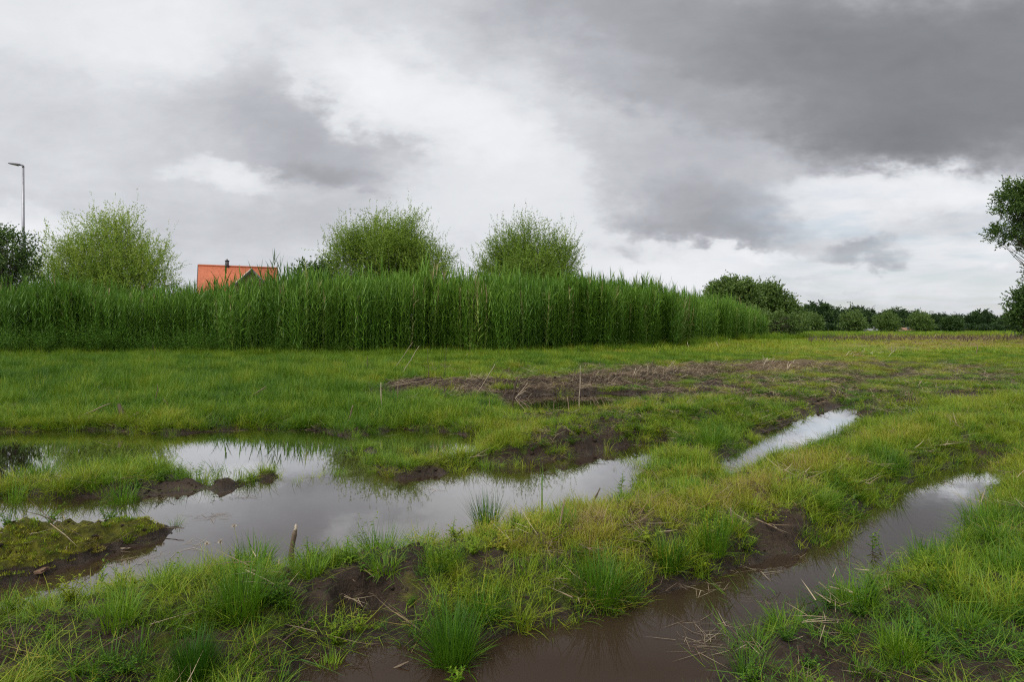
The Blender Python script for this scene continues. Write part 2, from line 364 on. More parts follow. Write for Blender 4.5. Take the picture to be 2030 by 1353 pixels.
# ------------------------------------------------------------------ materials
def new_mat(name):
    m = bpy.data.materials.new(name); m.use_nodes = True; t = NT(m.node_tree); t.n.clear(); return m, t
def out(t, sh, disp=None):
    o = t.add('ShaderNodeOutputMaterial'); t.l.new(sh, o.inputs[0])
def leaf_shader(t, col, rough=0.5, trans=0.35, spec=0.22):
    p = t.add('ShaderNodeBsdfPrincipled', {'Base Color': col, 'Roughness': rough, 'Specular IOR Level': spec})
    tr = t.add('ShaderNodeBsdfTranslucent', {'Color': t.mixc(0.5, col, (0.30, 0.42, 0.03), 'MULTIPLY') if False else col})
    mx = t.add('ShaderNodeMixShader', {0: trans}); t.l.new(p.outputs[0], mx.inputs[1]); t.l.new(tr.outputs[0], mx.inputs[2])
    return mx.outputs[0]
GRASS_STOPS = [(0.0, (0.034, 0.100, 0.009)), (0.25, (0.088, 0.195, 0.010)), (0.45, (0.175, 0.275, 0.015)), (0.62, (0.29, 0.335, 0.022)), (0.78, (0.31, 0.26, 0.04)), (0.9, (0.29, 0.20, 0.09)), (1.0, (0.36, 0.28, 0.17))]
def mat_plant(name, stops, src='INSTANCER', tip=0.10, spread=0.22, rough=0.45, trans=0.35, rnd=0.0, gain=1.0):
    m, t = new_mat(name)
    bt = t.add('ShaderNodeAttribute', attribute_name='bt').outputs['Fac']
    br = t.add('ShaderNodeAttribute', attribute_name='br').outputs['Fac']
    ti = t.add('ShaderNodeAttribute', attribute_name='tint', attribute_type=src).outputs['Fac']
    f = t.math('ADD', ti, t.math('MULTIPLY', t.math('SUBTRACT', br, 0.5), spread))
    f = t.math('ADD', f, t.math('MULTIPLY', t.math('SUBTRACT', bt, 0.5), tip))
    if rnd:
        oi = t.add('ShaderNodeObjectInfo').outputs['Random']
        f = t.math('ADD', f, t.math('MULTIPLY', t.math('SUBTRACT', oi, 0.5), rnd))
    col = t.ramp(f, stops)
    if gain != 1.0: col = t.mixc(1.0, col, (gain, gain, gain), 'MULTIPLY')
    out(t, leaf_shader(t, col, rough, trans)); return m
M_GRASS = mat_plant('grass_blades', GRASS_STOPS, rnd=0.16, gain=0.90)
M_TUFT = mat_plant('tuft_blades', GRASS_STOPS, src='OBJECT', tip=-0.22, spread=0.22)
REED_STOPS = [(0.0, (0.048, 0.118, 0.015)), (0.4, (0.100, 0.205, 0.022)), (0.7, (0.170, 0.300, 0.034)), (0.9, (0.27, 0.36, 0.07)), (1.0, (0.30, 0.26, 0.12))]
M_REED = mat_plant('reed_leaves', REED_STOPS, tip=0.0, spread=0.35, rnd=0.15, trans=0.3)
M_WILLOW = mat_plant('willow_leaves', [(0.0, (0.055, 0.105, 0.014)), (0.5, (0.175, 0.270, 0.034)), (1.0, (0.33, 0.42, 0.07))], src='OBJECT', tip=0.25, spread=0.55, trans=0.35)
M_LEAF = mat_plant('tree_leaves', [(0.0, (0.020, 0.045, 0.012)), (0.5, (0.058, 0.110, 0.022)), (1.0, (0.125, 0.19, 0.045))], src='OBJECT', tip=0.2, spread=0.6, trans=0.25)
M_STALK = mat_plant('dead_stems', [(0.0, (0.07, 0.05, 0.035)), (0.5, (0.20, 0.15, 0.10)), (1.0, (0.45, 0.38, 0.28))], src='OBJECT', tip=0.1, spread=0.5, trans=0.0, rough=0.8)
M_LITTER = mat_plant('dead_litter', [(0.0, (0.05, 0.032, 0.022)), (0.5, (0.15, 0.105, 0.065)), (1.0, (0.36, 0.29, 0.19))], spread=0.6, trans=0.1, rough=0.8, rnd=0.5)

def mat_bark(name, c1, c2, sc=8):
    m, t = new_mat(name); co = t.add('ShaderNodeTexCoord').outputs['Object']
    mp = t.add('ShaderNodeMapping', {'Vector': co, 'Scale': (1, 1, 0.25)}).outputs[0]
    n = t.noise(mp, sc, 5, 0.6).outputs['Fac']; col = t.ramp(n, [(0.35, c1), (0.65, c2)])
    b = t.add('ShaderNodeBump', {'Height': n, 'Strength': 0.6, 'Distance': 0.02})
    p = t.add('ShaderNodeBsdfPrincipled', {'Base Color': col, 'Roughness': 0.85, 'Normal': b.outputs[0]}); out(t, p.outputs[0]); return m
M_BARK = mat_bark('bark', (0.05, 0.045, 0.035), (0.13, 0.11, 0.085))
M_WBARK = mat_bark('willow_bark', (0.10, 0.10, 0.075), (0.24, 0.22, 0.16))
def mat_simple(name, c, rough=0.6, metal=0.0, n=0.15, sc=5.0, bump=0.0):
    m, t = new_mat(name); co = t.add('ShaderNodeTexCoord').outputs['Object']
    nz = t.noise(co, sc, 5, 0.6).outputs['Fac']
    col = t.mixc(t.mr(nz, 0.3, 0.7, 0, 1), [q*(1-n) for q in c], [min(1, q*(1+n)) for q in c])
    p = t.add('ShaderNodeBsdfPrincipled', {'Base Color': col, 'Roughness': rough, 'Metallic': metal})
    if bump: t.l.new(t.add('ShaderNodeBump', {'Height': nz, 'Strength': bump, 'Distance': 0.02}).outputs[0], p.inputs['Normal'])
    out(t, p.outputs[0]); return m

# ground: wet mud, moss and dry litter
M_GROUND, t = new_mat('muddy_soil')
pos = t.add('ShaderNodeNewGeometry').outputs['Position']
sp = t.add('ShaderNodeSeparateXYZ', {0: pos}); pz = sp.outputs[2]
gr = t.add('ShaderNodeAttribute', attribute_name='green').outputs['Fac']
stz = t.add('ShaderNodeAttribute', attribute_name='straw').outputs['Fac']
mo = t.add('ShaderNodeAttribute', attribute_name='moss').outputs['Fac']
far = t.add('ShaderNodeAttribute', attribute_name='far').outputs['Fac']
n1 = t.noise(pos, 3.0, 6, 0.6).outputs['Fac']; n2 = t.noise(pos, 22.0, 6, 0.65).outputs['Fac']; n3 = t.noise(pos, 90.0, 4, 0.6).outputs['Fac']
mud = t.mixc(t.mr(n2, 0.3, 0.7, 0, 1), (0.012, 0.008, 0.005), (0.052, 0.034, 0.022))
mud = t.mixc(t.mr(n3, 0.42, 0.58, 0.55, 0), mud, (0.006, 0.004, 0.003))
mud = t.mixc(t.mr(n1, 0.45, 0.65, 0, 0.4), mud, (0.075, 0.052, 0.036))
mossc = t.mixc(t.mr(n2, 0.3, 0.7, 0, 1), (0.020, 0.022, 0.003), (0.095, 0.095, 0.006))
mossf = t.mr(t.math('ADD', mo, t.math('MULTIPLY', t.math('SUBTRACT', n1, 0.5), 1.6)), 0.45, 0.65, 0, 1)
col = t.mixc(mossf, mud, mossc)
greenc = t.mixc(t.mr(n2, 0.35, 0.65, 0, 1), (0.020, 0.032, 0.004), (0.060, 0.085, 0.008))
gf = t.mr(t.math('ADD', gr, t.math('MULTIPLY', t.math('SUBTRACT', n2, 0.5), 1.5)), 0.45, 0.8, 0, 0.85)
col = t.mixc(gf, col, greenc)
litc = t.mixc(t.mr(n3, 0.35, 0.65, 0, 1), (0.04, 0.027, 0.016), (0.17, 0.125, 0.07))
lf = t.mr(t.math('ADD', stz, t.math('MULTIPLY', t.math('SUBTRACT', n2, 0.5), 1.6)), 0.5, 0.8, 0, 0.7)
col = t.mixc(lf, col, litc)
farc = t.mixc(t.mr(t.noise(pos, 0.25, 6, 0.6).outputs['Fac'], 0.35, 0.65, 0, 1), (0.09, 0.135, 0.010), (0.17, 0.18, 0.03))
farc = t.mixc(t.mr(stz, 0.3, 0.9, 0, 0.6), farc, (0.22, 0.16, 0.10))
col = t.mixc(far, col, farc)
bh = t.math('ADD', n2, t.math('MULTIPLY', n3, 0.4))
bp = t.add('ShaderNodeBump', {'Height': bh, 'Strength': 0.9, 'Distance': 0.03})
rgh = t.mixf(far, t.mr(pz, 0.0, 0.06, 0.38, 0.85), 0.95)
p = t.add('ShaderNodeBsdfPrincipled', {'Base Color': col, 'Roughness': rgh, 'Normal': bp.outputs[0], 'Specular IOR Level': t.mixf(far, 0.22, 0.1)}); out(t, p.outputs[0])

# water: still, brown and a little see-through at the edges
M_WATER, t = new_mat('muddy_water')
pos = t.add('ShaderNodeNewGeometry').outputs['Position']
nw = t.noise(pos, 7.0, 3, 0.5).outputs['Fac']
bp = t.add('ShaderNodeBump', {'Height': nw, 'Strength': 0.02, 'Distance': 0.01})
dif = t.add('ShaderNodeBsdfDiffuse', {'Color': (0.052, 0.034, 0.022, 1)})
trn = t.add('ShaderNodeBsdfTransparent', {'Color': (0.50, 0.36, 0.24, 1)})
body = t.add('ShaderNodeMixShader', {0: 0.42}); t.l.new(dif.outputs[0], body.inputs[1]); t.l.new(trn.outputs[0], body.inputs[2])
fr = t.add('ShaderNodeFresnel', {'IOR': 1.50, 'Normal': bp.outputs[0]})
gl = t.add('ShaderNodeBsdfGlossy', {'Color': (1, 1, 1, 1), 'Roughness': 0.012, 'Normal': bp.outputs[0]})
frr = t.mr(fr.outputs[0], 0.10, 0.40, 0.035, 0.85); mx = t.add('ShaderNodeMixShader', {0: frr}); t.l.new(body.outputs[0], mx.inputs[1]); t.l.new(gl.outputs[0], mx.inputs[2]); out(t, mx.outputs[0])

# ------------------------------------------------------------------ ground sheet and water
ys = [-8.0]
while ys[-1] < 9000:
    y = ys[-1]; ys.append(y + (0.12 if y < 1.9 else max(0.022, 0.0075*abs(y)) * (1.0 if y < 200 else 4)))
ys = np.array(ys); NX = 640; uu = np.linspace(-1, 1, NX); uu = uu*(0.62 + 0.38*uu*uu)
wid = np.where(ys < 3, 9.0, 9.0 + (ys-3)*1.75)
GX = uu[None, :]*wid[:, None]; GY = np.repeat(ys[:, None], NX, 1)
GZ = terrain(GX.ravel(), GY.ravel())
cd, ct, chh = cover(GX.ravel(), GY.ravel()); pxx, pyy = PX(GX.ravel(), GY.ravel())
NR = len(ys); idx = np.arange(NR*NX).reshape(NR, NX)
Q = np.stack([idx[:-1, :-1], idx[:-1, 1:], idx[1:, 1:], idx[1:, :-1]], -1).reshape(-1, 4)
moss = np.maximum(zone(pxx, pyy, [(180,1080,300,52,-10,1),(1860,712,170,9,0,.9),(1930,705,120,8,0,.9),(1500,800,350,14,-3,.5),(850,925,120,12,-5,.6),(1750,765,150,10,0,.7)]), 0.30*np.ones_like(pxx))
farv = sstep(14, 45, GY.ravel())
gm = mesh_np('ground', np.stack([GX.ravel(), GY.ravel(), GZ], -1), Q, {'green': np.clip(cd - 0.15, 0, 1)*sstep(0.02, 0.07, GZ), 'straw': zone(pxx, pyy, STRAWZ), 'moss': moss*sstep(0.03, 0.07, GZ), 'far': farv}, True, [M_GROUND])
tag(add_obj('ground', gm), kind='structure')
wm = mesh_np('water', [(-60,-8,0),(60,-8,0),(60,62,0),(-60,62,0)], [(0,1,2,3)], None, False, [M_WATER])
tag(add_obj('water', wm), kind='structure')

# ------------------------------------------------------------------ instanced ground cover (stuff)
def proto_collection(name, meshes):
    c = bpy.data.collections.new(name)
    for i, me in enumerate(meshes):
        o = bpy.data.objects.new('%s_%02d' % (name, i), me); c.objects.link(o)
    return c
def scatter_object(name, coll, nvar, pts, rot, scl, tint, label, rng, cat):
    me = bpy.data.meshes.new(name + '_points'); n = len(pts); me.vertices.add(n); me.vertices.foreach_set('co', np.asarray(pts, np.float32).ravel())
    a = me.attributes.new('rot', 'FLOAT_VECTOR', 'POINT'); a.data.foreach_set('vector', np.asarray(rot, np.float32).ravel())
    a = me.attributes.new('scl', 'FLOAT_VECTOR', 'POINT'); a.data.foreach_set('vector', np.asarray(scl, np.float32).ravel())
    a = me.attributes.new('tint', 'FLOAT', 'POINT'); a.data.foreach_set('value', np.asarray(tint, np.float32))
    a = me.attributes.new('idx', 'INT', 'POINT'); a.data.foreach_set('value', rng.integers(0, nvar, n).astype(np.int32))
    o = add_obj(name, me); tag(o, label, cat, None, 'stuff')
    g = bpy.data.node_groups.new(name, 'GeometryNodeTree')
    g.interface.new_socket('Geometry', in_out='INPUT', socket_type='NodeSocketGeometry'); g.interface.new_socket('Geometry', in_out='OUTPUT', socket_type='NodeSocketGeometry')
    gi = g.nodes.new('NodeGroupInput'); go = g.nodes.new('NodeGroupOutput')
    ci = g.nodes.new('GeometryNodeCollectionInfo'); ci.inputs[0].default_value = coll; ci.inputs['Separate Children'].default_value = True; ci.inputs['Reset Children'].default_value = True
    ip = g.nodes.new('GeometryNodeInstanceOnPoints'); ip.inputs['Pick Instance'].default_value = True
    def na(nm, ty):
        q = g.nodes.new('GeometryNodeInputNamedAttribute'); q.data_type = ty; q.inputs['Name'].default_value = nm; return q.outputs[0]
    g.links.new(gi.outputs[0], ip.inputs['Points']); g.links.new(ci.outputs[0], ip.inputs['Instance'])
    g.links.new(na('idx', 'INT'), ip.inputs['Instance Index']); g.links.new(na('scl', 'FLOAT_VECTOR'), ip.inputs['Scale'])
    er = g.nodes.new('FunctionNodeEulerToRotation'); g.links.new(na('rot', 'FLOAT_VECTOR'), er.inputs[0]); g.links.new(er.outputs[0], ip.inputs['Rotation'])
    g.links.new(ip.outputs[0], go.inputs[0])
    md = o.modifiers.new('scatter', 'NODES'); md.node_group = g
    return o
def clump(name, rng, n, rad, L, w, lean, bend, mat, seg=3, outward=0.6, flop=0.0, dome=False):
    r = rad*np.sqrt(rng.random(n)); a = rng.random(n)*2*math.pi
    base = np.stack([r*np.cos(a), r*np.sin(a), np.full(n, -0.01)], -1)
    az = np.where(rng.random(n) < outward, a + rng.normal(0, 0.5, n), rng.random(n)*2*math.pi)
    ln = rng.uniform(lean[0], lean[1], n)*(0.35 + 0.65*r/rad if outward > 0.3 else 1)
    bd = rng.uniform(bend[0], bend[1], n)
    LL = rng.uniform(L[0], L[1], n)
    if dome: LL *= (1 - 0.35*(r/rad)**2)
    V, Q, bt, br = blade_arrays(n, rng, base, az, ln, bd, LL, rng.uniform(w[0], w[1], n), seg)
    return mesh_np(name, V, Q, {'bt': bt, 'br': br}, True, [mat])
def weed_mesh(name, rng, nst, H, leaf, mat, spread=0.7, narrow=0.45):
    """small herb: thin stems with pairs of oval leaves"""
    mb = MB()
    for k in range(nst):
        a = rng.random()*6.28; ln = rng.uniform(0.1, spread); h = H*rng.uniform(0.6, 1.1)
        tt = np.linspace(0, 1, 5); q = h*tt
        px_ = np.cos(a)*np.sin(ln*(0.4+tt))*q + rng.normal(0, 0.01); py_ = np.sin(a)*np.sin(ln*(0.4+tt))*q + rng.normal(0, 0.01); pz_ = q*np.cos(ln*(0.4+tt))
        pts = np.stack([px_, py_, pz_], -1); mb.tube(pts, np.linspace(0.0016, 0.0008, 5), 3, bt=0.2, br=rng.random())
        for i in range(1, 12):
            s = i/11; p0 = np.array([np.interp(s, tt, pts[:, j]) for j in range(3)]); la = a + i*2.4; l = leaf*rng.uniform(0.6, 1.15)*(1.1-0.5*s); up = rng.uniform(0.1, 0.7)
            d = np.array([math.cos(la)*math.cos(up), math.sin(la)*math.cos(up), math.sin(up)]); sd = np.array([-math.sin(la), math.cos(la), 0])*l*narrow*0.5
            V = [p0, p0 + d*l*0.45 - sd + (0, 0, 0.1*l), p0 + d*l - np.array((0, 0, 0.12*l)), p0 + d*l*0.45 + sd + (0, 0, 0.1*l)]
            mb.add(V, [(0, 1, 2, 3)], bt=[0.2, 0.6, 1, 0.6], br=rng.random())
    return mb.mesh(name, [mat])
def scatter_pts(rng, y0, y1, dens, side=0.9, extra=1.6, power=None):
    A = side*(y1*y1-y0*y0) + 2*extra*(y1-y0); n = int(dens*A)
    s = rng.random(n); Y = y0 + (y1-y0)*s
    # area weighting
    wmax = side*y1 + extra; keep = rng.random(int(dens*2*wmax*(y1-y0)))
    m = len(keep); Y = y0 + (y1-y0)*rng.random(m); X = (rng.random(m)*2-1)*wmax
    k = np.abs(X) < side*Y + extra
    return X[k], Y[k]
def slope_tilt(x, y):
    e = 0.04; gx = (terrain(x+e, y)-terrain(x-e, y))/(2*e); gy = (terrain(x, y+e)-terrain(x, y-e))/(2*e)
    return np.clip(gx, -0.7, 0.7), np.clip(gy, -0.7, 0.7)
rng = np.random.default_rng(7)
EMERG = [(930,890,230,38,-4,.8),(300,940,280,30,0,.3),(60,910,120,40,0,.35),(1100,820,250,20,0,.5),(1560,1240,130,70,-30,.8),(1340,900,90,25,-10,.6),]
def place(X, Y, rng, densf, hmin=-0.03, prob=1.0):
    h = terrain(X, Y); d, ti, hf = cover(X, Y); px, py = PX(X, Y)
    em = zone(px, py, EMERG)*(fbm(X, Y, 2.5, 3, 340) > 0.0)*0.5*(h > -0.2)
    d = np.maximum(d*sstep(hmin+0.02*fbm(X, Y, 3, 2, 333), hmin+0.06, h), em); h = np.maximum(h, -0.03)
    k = rng.random(len(X)) < d*prob if densf is None else rng.random(len(X)) < densf(X, Y, d, h)
    return X[k], Y[k], h[k], ti[k], hf[k], d[k]
def rots(n, rng, tilt=0.15): return np.stack([rng.normal(0, tilt, n), rng.normal(0, tilt, n), rng.random(n)*6.28], -1)

# near fine grass
prot = [clump('fine_grass', rng, 46, 0.06, (0.05, 0.16), (0.0018, 0.0038), (0.1, 1.0), (0.2, 1.4), M_GRASS, 4) for _ in range(6)]
C1 = proto_collection('fine_grass_clumps', prot)
X, Y = scatter_pts(rng, 1.6, 11.5, 250)
keepd = rng.random(len(X)) < np.clip(5.5/Y, 0.45, 1); X, Y = X[keepd], Y[keepd]
X, Y, h, ti, hf, d = place(X, Y, rng, None)
n = len(X); s = rng.uniform(0.65, 1.55, n)*(0.6+0.5*hf)*np.clip(0.7+Y*0.06, 0.8, 1.3)
scatter_object('grass', C1, 6, np.stack([X, Y, h], -1), rots(n, rng), np.stack([s*1.1, s*1.1, s*rng.uniform(0.7, 1.2, n)], -1), ti + rng.normal(0, 0.07, n), 'short mixed green grass covering the nearest muddy ground', rng, 'grass')
# flattened, tangled blades
prot = [clump('matted_grass', rng, 26, 0.12, (0.06, 0.20), (0.0016, 0.0034), (0.9, 1.6), (-0.5, 0.5), M_GRASS, 4, outward=0.1) for _ in range(6)]
C2 = proto_collection('matted_grass_clumps', prot)
X, Y = scatter_pts(rng, 1.6, 10, 120)
X, Y, h, ti, hf, d = place(X, Y, rng, lambda X, Y, d, h: (0.3 + 0.5*d)*(h > 0.005)*(1 - 0.9*zone(*PX(X, Y), [(40,1092,340,46,-10,1)])))
n = len(X); s = rng.uniform(0.6, 1.3, n)
scatter_object('matted_grass', C2, 6, np.stack([X, Y, h+0.015], -1), rots(n, rng, 0.2), np.stack([s, s, s*0.8], -1), ti + 0.10 + rng.normal(0, 0.2, n), 'flattened yellowing grass blades tangled over the mud of the ridge', rng, 'grass')
# coarse tussocks
prot = [clump('tussock', rng, 80, 0.05, (0.10, 0.25), (0.0026, 0.0052), (0.15, 1.15), (0.2, 1.3), M_GRASS, 5, outward=0.85) for _ in range(5)]
C10 = proto_collection('tussock_clumps', prot)
X, Y = scatter_pts(rng, 1.6, 16, 9)
X, Y, h, ti, hf, d = place(X, Y, rng, lambda X, Y, d, h: np.clip(d*1.1, 0, 1)*(h > -0.01)*(fbm(X, Y, 0.9, 3, 350) > -0.08))
n = len(X); s = rng.uniform(0.5, 1.25, n)*(0.6+0.4*hf)
scatter_object('tussock_grass', C10, 5, np.stack([X, Y, h], -1), rots(n, rng), np.stack([s, s, s*rng.uniform(0.75, 1.1, n)], -1), ti - 0.05 + rng.normal(0, 0.14, n), 'coarse green and yellow tussocks spread over the near banks', rng, 'grass')
# creeping herbs
prot = [weed_mesh('herb', rng, 9, 0.10, 0.022, M_GRASS, 1.2) for _ in range(5)]
C3 = proto_collection('creeping_herbs', prot)
X, Y = scatter_pts(rng, 1.8, 13, 70)
def dherb(X, Y, d, h):
    px, py = PX(X, Y); q = zone(px, py, [(1300,850,260,50,-8,1),(400,1120,330,50,-8,.6),(1650,960,300,80,-20,.6),(1850,1200,200,150,0,.4)])
    return (0.3 + 0.8*q)*(0.4+d)*(h > 0.012)*(0.5 + 1.4*(fbm(X, Y, 1.5, 3, 300)+0.2).clip(0, 1))
X, Y, h, ti, hf, d = place(X, Y, rng, dherb)
n = len(X); s = rng.uniform(0.7, 1.6, n)
scatter_object('creeping_weeds', C3, 5, np.stack([X, Y, h], -1), rots(n, rng), np.stack([s, s, s], -1), ti - 0.02 + rng.normal(0, 0.08, n), 'small leafy weeds creeping between the grass on the wet banks', rng, 'weeds')
# clods of soil on the bare mud
def clod_mesh(name, r):
    th = np.linspace(0, math.pi, 6); ph = np.linspace(0, 2*math.pi, 9)[:-1]; V = []
    for a in th:
        for b in ph: V.append((math.sin(a)*math.cos(b), math.sin(a)*math.sin(b), math.cos(a)*0.6))
    V = np.array(V)*(1 + 0.45*(r.random(len(V))[:, None]-.5)); Q = [(i*8+j, i*8+(j+1) % 8, (i+1)*8+(j+1) % 8, (i+1)*8+j) for i in range(5) for j in range(8)]
    return mesh_np(name, V, Q, None, False, [M_GROUND])
C11 = proto_collection('soil_clods', [clod_mesh('clod', rng) for _ in range(5)])
X, Y = scatter_pts(rng, 1.8, 17, 210); h = terrain(X, Y); cdn = cover(X, Y)[0]; k = (h > -0.03) & (rng.random(len(X)) < np.clip(0.75 - cdn, 0.04, 0.8)) & (rng.random(len(X)) < np.clip(Y/5, 0.5, 1)); X, Y, h = X[k], Y[k], h[k]
n = len(X); s = 0.004 + 0.018*rng.random(n)**2.5*np.clip(Y/5, 1, 1.7)
scatter_object('soil_clods', C11, 5, np.stack([X, Y, h], -1), rots(n, rng, 0.5), np.stack([s, s*rng.uniform(.7, 1.2, n), s], -1), rng.random(n), 'dark crumbs and clods of soil on the bare muddy banks', rng, 'soil')
# cushion moss on the mossy islet
prot = [clump('moss', rng, 70, 0.035, (0.006, 0.02), (0.002, 0.004), (0.0, 0.9), (0.1, 0.8), M_GRASS, 2, outward=0.5) for _ in range(4)]
C12 = proto_collection('moss_cushions', prot)
X, Y = scatter_pts(rng, 3.6, 6.0, 620); px, py = PX(X, Y); h = terrain(X, Y); k = (h > 0.02) & (poly_sd(X, Y, ISL_A) > 0.02) & (fbm(X, Y, 4.0, 3, 371) > -0.14); X, Y, h = X[k], Y[k], h[k]; n = len(X); s = rng.uniform(0.7, 1.7, n)
scatter_object('moss', C12, 4, np.stack([X, Y, h], -1), rots(n, rng, 0.2), np.stack([s, s, s], -1), 0.60 + fbm(X, Y, 5.0, 3, 377)*0.7 + rng.normal(0, 0.07, n), 'olive green cushion moss covering the low muddy islet at left', rng, 'moss')
# straw litter and dead bits
def litter_mesh(name, rng, n, rad, L, w, mat, lean=(1.35, 1.65)):
    r = rad*np.sqrt(rng.random(n)); a = rng.random(n)*6.28; base = np.stack([r*np.cos(a), r*np.sin(a), rng.random(n)*0.03], -1)
    V, Q, bt, br = blade_arrays(n, rng, base, rng.random(n)*6.28, rng.uniform(*lean, n), rng.uniform(-0.3, 0.3, n), rng.uniform(*L, n), rng.uniform(*w, n), 2, 3, 1.4)
    return mesh_np(name, V, Q, {'bt': bt, 'br': br}, True, [mat])
prot = [litter_mesh('litter', rng, 18, 0.14, (0.05, 0.24), (0.002, 0.005), M_LITTER) for _ in range(5)]
C4 = proto_collection('litter_bits', prot)
X, Y = scatter_pts(rng, 1.8, 22, 40)
def dlit(X, Y, d, h):
    px, py = PX(X, Y); q = zone(px, py, [(1050,768,330,11,-3,1.6),(1380,748,300,8,-3,1.4),(1540,735,110,8,-4,1.5),(200,1060,260,50,-8,.25)] + STRAWZ[:3] + STRAWZ[9:] + [(1500,790,480,70,0,.6),(1400,1010,420,70,-17,.5)])
    return (0.16 + 0.6*q)*(h > 0.010)*np.clip(Y/6, 0.6, 1)
X, Y, h, ti, hf, d = place(X, Y, rng, dlit)
n = len(X); s = rng.uniform(0.7, 1.4, n)*np.clip(0.8+Y*0.02, 0.9, 1.3)
Xf, Yf = scatter_pts(rng, 2.2, 14, 14); hfl = terrain(Xf, Yf); kf = (hfl < 0) & (hfl > -0.19) & (rng.random(len(Xf)) < 0.5*(fbm(Xf, Yf, 1.2, 3, 360) > 0.0)); Xf, Yf = Xf[kf], Yf[kf]; nf = len(Xf); sf = rng.uniform(0.3, 0.9, nf)
scatter_object('floating_litter', C4, 5, np.stack([Xf, Yf, np.full(nf, 0.001)], -1), np.stack([np.zeros(nf), np.zeros(nf), rng.random(nf)*6.28], -1), np.stack([sf, sf, sf*0.15], -1), rng.uniform(0.2, 0.9, nf), 'bits of dead grass floating on the water along the banks', rng, 'litter')
scatter_object('straw_litter', C4, 5, np.stack([X, Y, h], -1), rots(n, rng, 0.25), np.stack([s, s, s], -1), rng.uniform(0.1, 0.95, n), 'brown and straw coloured plant litter lying on the mud', rng, 'litter')
# meadow
prot = [clump('meadow_grass', rng, 110, 0.20, (0.12, 0.34), (0.0035, 0.007), (0.05, 0.55), (0.3, 1.3), M_GRASS, 4, outward=0.5, dome=True) for _ in range(5)]
C5 = proto_collection('meadow_clumps', prot)
X, Y = scatter_pts(rng, 8.5, 34, 26)
X, Y, h, ti, hf, d = place(X, Y, rng, lambda X, Y, d, h: d*sstep(-0.03, 0.04, h)*sstep(8, 10.5, Y))
n = len(X); s = rng.uniform(0.75, 1.3, n); px, py = PX(X, Y)
hs = s*np.clip(hf, 0.35, 1.5)*np.where(px > 1150, 0.75, 1.0)*np.interp(Y, [8, 12], [0.65, 1.0])
scatter_object('meadow_grass', C5, 5, np.stack([X, Y, h], -1), rots(n, rng, 0.1), np.stack([s, s, hs], -1), ti - 0.05 + rng.normal(0, 0.10, n), 'soft bright green meadow grass in front of the reeds', rng, 'grass')
prot = [clump('field_grass', rng, 110, 0.7, (0.15, 0.42), (0.012, 0.022), (0.05, 0.5), (0.2, 1.0), M_GRASS, 3, outward=0.3) for _ in range(4)]
C6 = proto_collection('field_clumps', prot)
X, Y = scatter_pts(rng, 30, 170, 1.2)
def dfar(X, Y, d, h): return np.clip(d+0.3, 0, 1)*np.clip(50/Y, 0.35, 1)
X, Y, h, ti, hf, d = place(X, Y, rng, dfar)
n = len(X); s = rng.uniform(0.8, 1.5, n)*np.clip(Y/60, 1, 2.2); px, py = PX(X, Y)
strawrow = zone(px, py, [(1900,676,300,5,0,1)])
tint = ti + 0.05 + 0.0*py + strawrow*0.25 + rng.normal(0, 0.05, n)
hs = rng.uniform(0.6, 1.2, n)*np.where(Y > 90, 1.3, np.where(px > 1550, 0.45, 0.9))
scatter_object('field_grass', C6, 4, np.stack([X, Y, h], -1), rots(n, rng, 0.1), np.stack([s, s, hs], -1), tint, 'yellow green grass of the far open field', rng, 'grass')

# ------------------------------------------------------------------ reeds
def reed_mesh(name, rng, H=3.0, nleaf=13, tassel=False):
    mb = MB(); lean = rng.uniform(-0.04, 0.04, 2); zz = np.linspace(0, H*0.9, 7)
    sx_ = lean[0]*zz + 0.02*np.sin(zz*1.3+rng.random()*6); sy_ = lean[1]*zz + 0.02*np.sin(zz*1.1+rng.random()*6)
    mb.tube(np.stack([sx_, sy_, zz], -1), np.linspace(0.006, 0.003, 7), 4, bt=0.5, br=0.75)
    n = nleaf; hs = H*np.linspace(0.12, 0.93, n)**0.9; az = np.arange(n)*math.pi*1.0 + rng.normal(0, 0.55, n) + rng.random()*6
    base = np.stack([np.interp(hs, zz, sx_), np.interp(hs, zz, sy_), hs], -1)
    f = hs/H
    lean_ = rng.uniform(0.3, 0.85, n)*(1.15-0.75*f**3); bend = rng.uniform(0.1, 1.2, n)*(1.1-f**2*0.9); droop = rng.random(n) < 0.12; bend[droop] += 1.2
    L = H*rng.uniform(0.14, 0.22, n)*(1.05-0.25*f); w = rng.uniform(0.028, 0.048, n)
    V, Q, bt, br = blade_arrays(n, rng, base, az, lean_, bend, L, w, 4, 2.0, 0.5)
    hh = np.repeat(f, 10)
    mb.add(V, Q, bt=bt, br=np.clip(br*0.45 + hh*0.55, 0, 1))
    k = 4; b2 = np.tile([sx_[-1], sy_[-1], zz[-1]], (k, 1))
    V, Q, bt, br = blade_arrays(k, rng, b2, rng.random(k)*6.28, rng.uniform(0.02, 0.22, k), rng.uniform(0, 0.3, k), H*rng.uniform(0.1, 0.17, k), np.full(k, 0.012), 3, 2, 0.4)
    mb.add(V, Q, bt=bt, br=np.clip(br*0.3+0.75, 0, 1))
    return mb.mesh(name, [M_REED])
reeds = [reed_mesh('reed', rng, 3.0, int(rng.integers(13, 18))) for _ in range(10)]
C7 = proto_collection('reed_stems', reeds)
FPX = np.array([-300, 0, 350, 500, 700, 1000, 1200, 1320, 1400, 1450, 1500, 1560, 1620])
FY  = np.array([25.0, 26, 27.5, 27, 27, 28.5, 32, 39, 47, 54, 60, 66, 70])
FH  = np.array([2.85, 2.85, 2.85, 3.2, 3.3, 3.35, 3.45, 3.5, 3.4, 3.3, 2.9, 2.1, 1.6])
NRD = 14500
